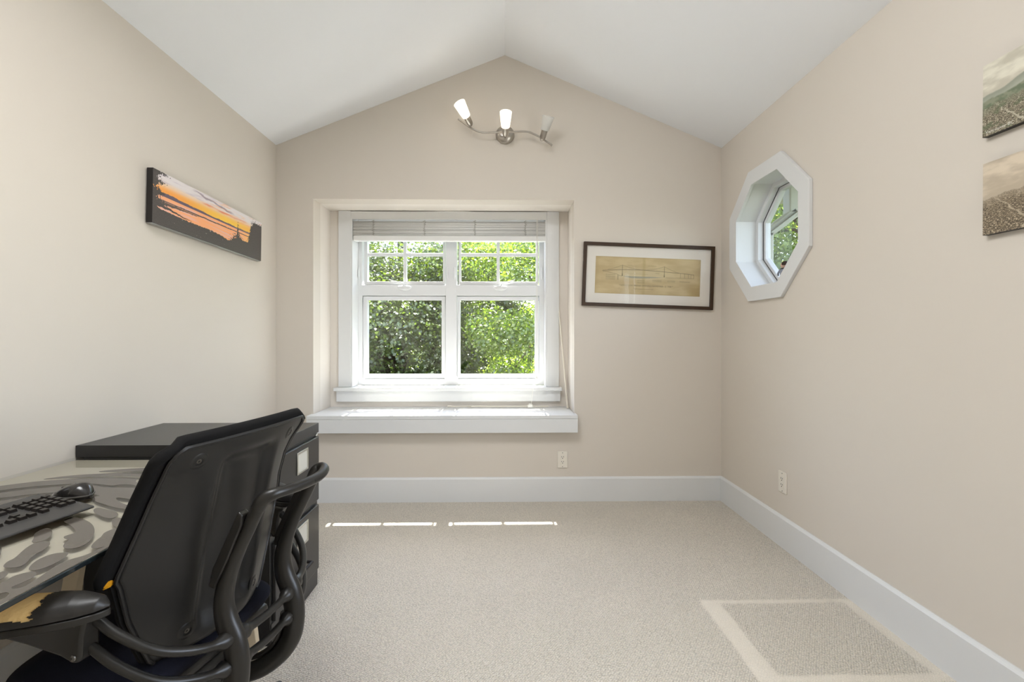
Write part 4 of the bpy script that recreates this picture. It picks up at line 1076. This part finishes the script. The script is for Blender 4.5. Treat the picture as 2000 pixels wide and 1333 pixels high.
# rods that pass behind the back and carry both arms
for dz in (0.0, -0.062):
    half = [(0.0, -0.246, 0.462), (0.06, -0.242, 0.463), (0.10, -0.236, 0.466), (0.17, -0.22, 0.484), (0.23, -0.178, 0.516), (0.262, -0.12, 0.562), (0.272, -0.066, 0.603)]
    pts = [(-x, y, z + dz) for x, y, z in half[::-1]] + [(x, y, z + dz) for x, y, z in half[1:]]
    pts = spline(pts, 7)
    rr = []
    for q in pts:
        d_ = abs(abs(q.x) - 0.10)
        rr.append(0.0098 + 0.0085 * (1 - sm(d_, 0.026, 0.045)))
    obj('arm_rod', MB().tube(pts, rr, 12), 'chair_frame', ch, smooth=True)
# arm rests
def pad_frame(sx):
    tail = Vector((sx * 0.284, -0.128, 0.0)); d_ = Vector((sx * 0.36, 0.933, 0)).normalized(); n_ = Vector((d_.y, -d_.x, 0))
    return tail, d_, n_
PL = 0.27
def pad_w(s): return interp(s, [0, 0.02, 0.06, 0.15, 0.3, 0.5, 0.8, 0.93, 0.98, 1.0], [0.001, 0.009, 0.019, 0.030, 0.040, 0.046, 0.047, 0.040, 0.026, 0.004])
for sx in (-1, 1):
    tail, d_, n_ = pad_frame(sx)
    def pad_pt(s, t_, drop=0.0):
        w = pad_w(s); a = PI * t_
        top = interp(s, [0, 0.05, 0.2, 0.5, 0.9, 1.0], [0.002, 0.020, 0.030, 0.034, 0.030, 0.004]) - drop
        pz = 0.628 + top * math.sin(a) ** 0.8 + 0.006 * (1 - s)
        p_ = tail + d_ * (s * PL) + n_ * (math.cos(a) * (w - drop))
        return (p_.x, p_.y, pz)
    nu, nv = 200, 48
    cover, foam = MB(), MB()
    V = [pad_pt(i / nu, j / nv) for j in range(nv + 1) for i in range(nu + 1)]
    V2 = [pad_pt(i / nu, j / nv, 0.0018) for j in range(nv + 1) for i in range(nu + 1)]
    fc_, ff_ = [], []
    for j in range(nv):
        for i in range(nu):
            q = (j * (nu + 1) + i, j * (nu + 1) + i + 1, (j + 1) * (nu + 1) + i + 1, (j + 1) * (nu + 1) + i)
            s_, t_ = i / nu, j / nv
            tt = t_ if sx > 0 else 1 - t_
            near = tt  # runs from inner edge to outer edge
            lim = 0.37 + 0.05 * mnoise.noise(Vector((t_ * 16, 3.1, 0))) + 0.03 * mnoise.noise(Vector((t_ * 50, 1.1, 0)))
            worn = sx < 0 and s_ > lim and 0.08 < t_ < 0.91 - 0.06 * mnoise.noise(Vector((s_ * 9, 7, 0))) and s_ < 0.95
            (ff_ if worn else fc_).append(q)
    ar = obj('arm_pad', MB().add(V, fc_), 'arm_pad', ch, smooth=60)
    if ff_: obj('exposed_foam', MB().add(V2, ff_), 'foam_tan', ar, smooth=60, label='worn patch showing tan foam')
    outl = [tail + d_ * (s * PL) + n_ * (pad_w(s) + 0.001) for s in [k / 24 for k in range(25)]] + [tail + d_ * (s * PL) - n_ * (pad_w(s) + 0.001) for s in [1 - k / 24 for k in range(25)]]
    outl = [(p_.x, p_.y) for p_ in outl]
    obj('pad_tray', MB().prism(outl, lambda a, b, h: (a, b, h), 0.616, 0.6295), 'chair_frame', ar, bevel=0.002)
    br = obj('arm_bracket', MB().prism([(-0.095, 0.6155), (0.13, 0.6155), (0.13, 0.603), (0.058, 0.581), (0.02, 0.565), (-0.035, 0.537), (-0.056, 0.522), (-0.066, 0.520), (-0.072, 0.535), (-0.074, 0.57), (-0.082, 0.60)], lambda a, b, h: (sx * (h + 0.33 * max(0.0, a + 0.06)), a, b), 0.258, 0.296), 'chair_frame', ch, bevel=0.006)
    for yy, zz in ((-0.058, 0.596), (-0.058, 0.533)):
        obj('bolt', MB().lathe([(0.007, -0.002), (0.0065, 0.003), (0.003, 0.0035), (0, 0.002)], (sx * (0.2955 + 0.33 * max(0.0, yy + 0.06)), yy, zz), (sx, 0, 0), 14), 'screw_steel', br, smooth=50)
# seat, mechanism and five-star base
def seat_pt(u, v, top):
    a = 2 * PI * u
    ex = 0.42
    cx_, sx_ = math.cos(a), math.sin(a)
    rx, ry = 0.235, 0.200
    x = rx * math.copysign(abs(cx_) ** ex, cx_); y = 0.02 + ry * math.copysign(abs(sx_) ** ex, sx_)
    return x, y
def seat_fn(u, v):
    x, y = seat_pt(u, v, 1)
    k_ = v
    if k_ < 0.5:
        s = 0.90 + 0.10 * math.sin(PI * k_); z = 0.365 + 0.03 * k_ / 0.5
        if k_ == 0: s = 0.0
    else:
        q = (k_ - 0.5) / 0.5; s = math.cos(q * PI / 2) ** 0.35 if q < 1 else 0; z = 0.395 + 0.034 * math.sin(q * PI / 2)
    yy = 0.080 + (y - 0.02) * s
    return (x * s, yy, z - 0.02 * sm(yy, 0.17, 0.27))
obj('seat_cushion', MB().grid(seat_fn, 64, 24), 'chair_seat', ch, smooth=70)
obj('seat_pan', MB().box(-0.19, 0.19, -0.10, 0.22, 0.335, 0.366), 'chair_frame', ch, bevel=0.012, seg=3)
obj('mechanism', MB().box(-0.07, 0.07, -0.10, 0.12, 0.24, 0.335), 'chair_frame', ch, bevel=0.015, seg=3)
obj('gas_column', MB().lathe([(0.027, 0.08), (0.027, 0.18), (0.018, 0.182), (0.018, 0.25)], (0, 0.02, 0), (0, 0, 1), 18), 'chair_frame', ch, smooth=50)
for k in range(5):
    a = 2 * PI * k / 5 - 0.436
    d_ = Vector((math.cos(a), math.sin(a), 0))
    o_ = Vector((0, 0.02, 0))
    lg = obj('base_leg', MB().tube([o_ + d_ * 0.0 + Vector((0, 0, 0.10)), o_ + d_ * 0.12 + Vector((0, 0, 0.10)), o_ + d_ * 0.27 + Vector((0, 0, 0.072))], [0.03, 0.024, 0.016], 10), 'chair_frame', ch, smooth=50)
    c_ = o_ + d_ * 0.27 + Vector((0, 0, 0.027)); sd = Vector((-d_.y, d_.x, 0))
    obj('caster', MB().lathe([(0.0, -0.022), (0.022, -0.021), (0.026, -0.014), (0.026, 0.014), (0.022, 0.021), (0.0, 0.022)], c_, sd, 16), 'chair_shell', lg, smooth=50)
    obj('caster_stem', MB().tube([c_, c_ + Vector((0, 0, 0.045))], 0.006, 8), 'screw_steel', lg, smooth=50)

# ------------------------------------------------------------------ figurine on the octagon sill
fz = OZ - 0.317 + 0.001
fg = thing('figurine', 'small figurine with dark hair and grey jacket on the octagonal window sill', 'figurine', (XR + 0.075, 2.585, fz))
obj('base', MB().prism(rrect(-0.022, 0.022, -0.028, 0.045, 0.012, 4), lambda a, b, h: (a, b, h), 0, 0.016), 'figure_base', fg, bevel=0.003)
obj('body', MB().lathe([(0.016, 0.016), (0.020, 0.03), (0.017, 0.05), (0.021, 0.075), (0.017, 0.09), (0.007, 0.096), (0.0, 0.097)], (0, -0.005, 0), (0, 0, 1), 18), 'figure_jacket', fg, smooth=60)
obj('scarf', MB().tube([(0.013 * math.cos(k * PI / 8), -0.005 + 0.013 * math.sin(k * PI / 8), 0.088) for k in range(17)], 0.0055, 8), 'figure_black', fg, smooth=60)
hd = obj('head', MB().lathe([(0.0, 0.09), (0.010, 0.094), (0.0155, 0.104), (0.0155, 0.114), (0.011, 0.124), (0.0, 0.127)], (0, -0.005, 0), (0, 0, 1), 18), 'figure_skin', fg, smooth=True)
obj('hair', MB().lathe([(0.016, 0.110), (0.0185, 0.116), (0.0165, 0.126), (0.009, 0.132), (0.0, 0.133)], (0.001, -0.006, 0), (0.0, -0.1, 1), 18), 'figure_hair', hd, smooth=True)
for sx in (-1, 1): obj('arm', MB().tube([(sx * 0.018, -0.003, 0.084), (sx * 0.026, 0.006, 0.064), (sx * 0.016, 0.020, 0.056)], [0.006, 0.0055, 0.005], 8), 'figure_jacket' if sx < 0 else 'figure_black', fg, smooth=True)

# ------------------------------------------------------------------ outside: eave, downspout, ground, trees
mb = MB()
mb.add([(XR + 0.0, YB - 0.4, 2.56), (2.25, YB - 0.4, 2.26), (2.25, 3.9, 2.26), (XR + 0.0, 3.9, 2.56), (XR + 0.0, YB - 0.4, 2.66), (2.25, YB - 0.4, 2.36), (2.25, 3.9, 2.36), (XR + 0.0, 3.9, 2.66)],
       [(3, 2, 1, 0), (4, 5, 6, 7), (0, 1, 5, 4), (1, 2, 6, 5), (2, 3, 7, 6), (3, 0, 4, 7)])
ev = struct('roof_eave', mb, 'soffit_paint_shaded')
gt = thing('rain_gutter', 'pale rain gutter along the eave outside the octagonal window', 'gutter', (2.29, 1.5, 2.30))
gp = [(-0.05, 0.06), (-0.05, -0.04), (0.03, -0.04), (0.055, 0.0), (0.05, 0.06), (0.044, 0.06), (0.048, 0.002), (0.027, -0.034), (-0.044, -0.034), (-0.044, 0.06)]
obj('trough', MB().prism(gp, lambda a, b, h: (a + 0.012, h, b), -1.9, 2.3), 'spout_paint_shaded', gt)
ds = thing('downspout', 'pale painted downspout slanting from the gutter outside the octagonal window', 'downspout', (XR + WT, 3.05, 0.0))
o_ = Vector((XR + WT, 3.05, 0.0))
def pipe(a, b): return MB().beam(Vector(a) - o_, Vector(b) - o_, 0.062, 0.082, up=(0, 1, 0))
obj('drop', pipe((1.935, 3.05, 2.38), (1.935, 3.05, 1.975)), 'spout_paint_shaded', ds, bevel=0.008)
obj('offset_pipe', pipe((1.960, 3.05, 1.988), (1.76, 3.05, 1.835)), 'spout_paint_shaded', ds, bevel=0.008)
obj('lower_pipe', pipe((1.765, 3.05, 1.85), (1.765, 3.05, -2.9)), 'spout_paint_shaded', ds, bevel=0.008)
for k in range(5):
    q = 0.15 + k * 0.16
    obj('rib', MB().beam(Vector((1.960, 3.05 - 0.032 + k * 0.016, 1.988)) - o_ + Vector((0.0, 0, 0.0)), Vector((1.76, 3.05 - 0.032 + k * 0.016, 1.835)) - o_, 0.006, 0.088, up=(0, 1, 0)), 'spout_paint_shaded', ds)
struct('ground', MB().box(-80, 80, 3.9, 160, -3.2, -3.0).box(1.9, 40, -20, 3.9, -3.2, -3.0), 'lawn')

def tree(label, base, height, rad, crown_z, n_leaf, leaf, seed, leaf_size=0.10, lean=(0, 0), blobs=26, squash=1.0, nb=9, group='trees outside the windows'):
    rng = np.random.default_rng(seed)
    t_ = thing('leafy_tree' if 'shrub' not in label else 'leafy_shrub', label, 'tree' if 'shrub' not in label else 'shrub', (base[0], base[1], -3.0), group=group)
    H = height + 3.0
    tp = spline([(0, 0, -0.1), (0.05, 0.02, H * 0.25), (lean[0] * 0.4 + 0.1, lean[1] * 0.4, H * 0.5), (lean[0], lean[1], H * 0.86)], 6)
    tr_ = obj('trunk', MB().tube(tp, [0.13 * (1 - 0.75 * i / (len(tp) - 1)) + 0.02 for i in range(len(tp))], 10), 'bark', t_, smooth=True)
    cz = crown_z + 3.0
    # crown blobs
    C_ = []
    while len(C_) < blobs:
        q = rng.uniform(-1, 1, 3)
        if np.linalg.norm(q) > 1: continue
        C_.append((q[0] * rad * 0.85 + lean[0] * 0.7, q[1] * rad * 0.85 + lean[1] * 0.7, cz + q[2] * rad * squash))
    C_ = np.array(C_)
    rb_ = rng.uniform(0.35, 0.62, blobs) * rad * 0.62
    bm_ = MB()
    for k in range(nb):
        c = C_[k % blobs]
        s = tp[int((0.35 + 0.5 * rng.random()) * (len(tp) - 1))]
        mid = (s + Vector(c)) / 2 + Vector((rng.uniform(-0.2, 0.2), rng.uniform(-0.2, 0.2), 0.25))
        bp_ = spline([s, mid, Vector(c)], 5)
        rr = [0.055 * (1 - 0.8 * i / (len(bp_) - 1)) for i in range(len(bp_))]
        obj('branch', MB().tube(bp_, rr, 7), 'bark', tr_, smooth=True)
    # leaves scattered towards the surface of the blobs
    which = rng.choice(blobs, n_leaf, p=rb_ ** 2 / np.sum(rb_ ** 2))
    d = rng.normal(size=(n_leaf, 3)); d /= np.linalg.norm(d, axis=1)[:, None]
    r = rb_[which] * (rng.random(n_leaf) ** 0.45)
    P = C_[which] + d * r[:, None] * np.array([1.1, 1.1, 0.8])
    nrm = d * 0.5 + rng.normal(size=(n_leaf, 3)) * 0.6 + np.array([0, 0, 0.6])
    nrm /= np.linalg.norm(nrm, axis=1)[:, None]
    tdir = np.cross(nrm, rng.normal(size=(n_leaf, 3))); tdir /= np.linalg.norm(tdir, axis=1)[:, None]
    bdir = np.cross(nrm, tdir)
    sz = (leaf_size * rng.uniform(0.6, 1.25, n_leaf))[:, None]
    a = P - tdir * sz * 0.5; b = P + bdir * sz * 0.36 + nrm * sz * 0.10; c = P + tdir * sz * 0.55 - nrm * sz * 0.05; e = P - bdir * sz * 0.36 + nrm * sz * 0.10
    V = np.stack([a, b, c, e], 1).reshape(-1, 3).astype(np.float32)
    me = bpy.data.meshes.new('foliage')
    me.vertices.add(n_leaf * 4); me.vertices.foreach_set('co', V.ravel())
    me.loops.add(n_leaf * 4); me.loops.foreach_set('vertex_index', np.arange(n_leaf * 4, dtype=np.int32))
    me.polygons.add(n_leaf); me.polygons.foreach_set('loop_start', np.arange(0, n_leaf * 4, 4, dtype=np.int32))
    try: me.polygons.foreach_set('loop_total', np.full(n_leaf, 4, dtype=np.int32))
    except Exception: pass
    me.update(calc_edges=True); me.validate()
    me.materials.append(MATS[leaf])
    o = obj('foliage', me, None, t_)
    o['kind'] = 'stuff'
    return t_
tree('dark green shady tree filling the left half of the window view', (-2.0, 8.6), 5.0, 2.3, 1.45, 70000, 'leaf_deep', 11, 0.062, blobs=40, nb=16, squash=0.75)
tree('bright yellow-green maple filling the right half of the window view', (1.05, 7.6), 4.6, 1.75, 1.5, 62000, 'leaf_bright', 12, 0.056, blobs=34, nb=10)
tree('tall green tree showing above the bright maple at the upper right panes', (1.6, 12.2), 6.0, 2.0, 3.3, 24000, 'leaf_mid', 13, 0.09, blobs=24, nb=12)
tree('mid green tree behind the dark tree at the far left of the window', (-5.6, 14.2), 5.5, 2.5, 2.2, 24000, 'leaf_mid', 14, 0.10, blobs=26)
tree('deep green tree farther back between the two main trees', (-1.3, 15.8), 7.0, 2.5, 2.8, 30000, 'leaf_deep', 15, 0.11, blobs=30)
tree('bright sunlit tree seen through the octagonal window', (6.0, 8.6), 6.5, 2.5, 2.4, 40000, 'leaf_bright', 16, 0.085, blobs=34, nb=14)
tree('green tree behind the sunlit one beyond the octagonal window', (9.8, 14.0), 8.5, 3.2, 3.4, 30000, 'leaf_mid', 17, 0.11, blobs=28)
tree('broad green tree at the back right of the garden', (2.9, 18.5), 6.5, 2.2, 2.4, 26000, 'leaf_mid', 18, 0.12, blobs=28)
tree('low leafy shrub under the dark tree, at the bottom of the left panes', (-2.9, 11.6), 1.0, 1.6, -0.9, 16000, 'leaf_deep', 21, 0.075, blobs=18, nb=5, squash=0.8, group='shrubs outside the window')
tree('low leafy shrub between the two main trees, at the foot of the mullion', (-0.55, 11.0), 1.0, 1.3, -0.75, 14000, 'leaf_mid', 22, 0.07, blobs=16, nb=5, squash=0.8, group='shrubs outside the window')
tree('low leafy shrub beyond the maple, at the bottom of the right panes', (0.9, 15.4), 1.0, 1.5, -0.9, 14000, 'leaf_mid', 23, 0.085, blobs=16, nb=5, squash=0.8, group='shrubs outside the window')
tree('far green tree closing the garden behind the left panes', (-7.8, 24.0), 7.5, 3.6, 1.2, 26000, 'leaf_mid', 31, 0.17, blobs=28)
tree('far deep green tree closing the garden behind the mullion', (-0.6, 26.5), 7.5, 3.6, 0.9, 26000, 'leaf_deep', 32, 0.17, blobs=28)
tree('far green tree closing the garden behind the right panes', (6.2, 27.5), 7.5, 3.6, 1.2, 24000, 'leaf_mid', 33, 0.17, blobs=28)
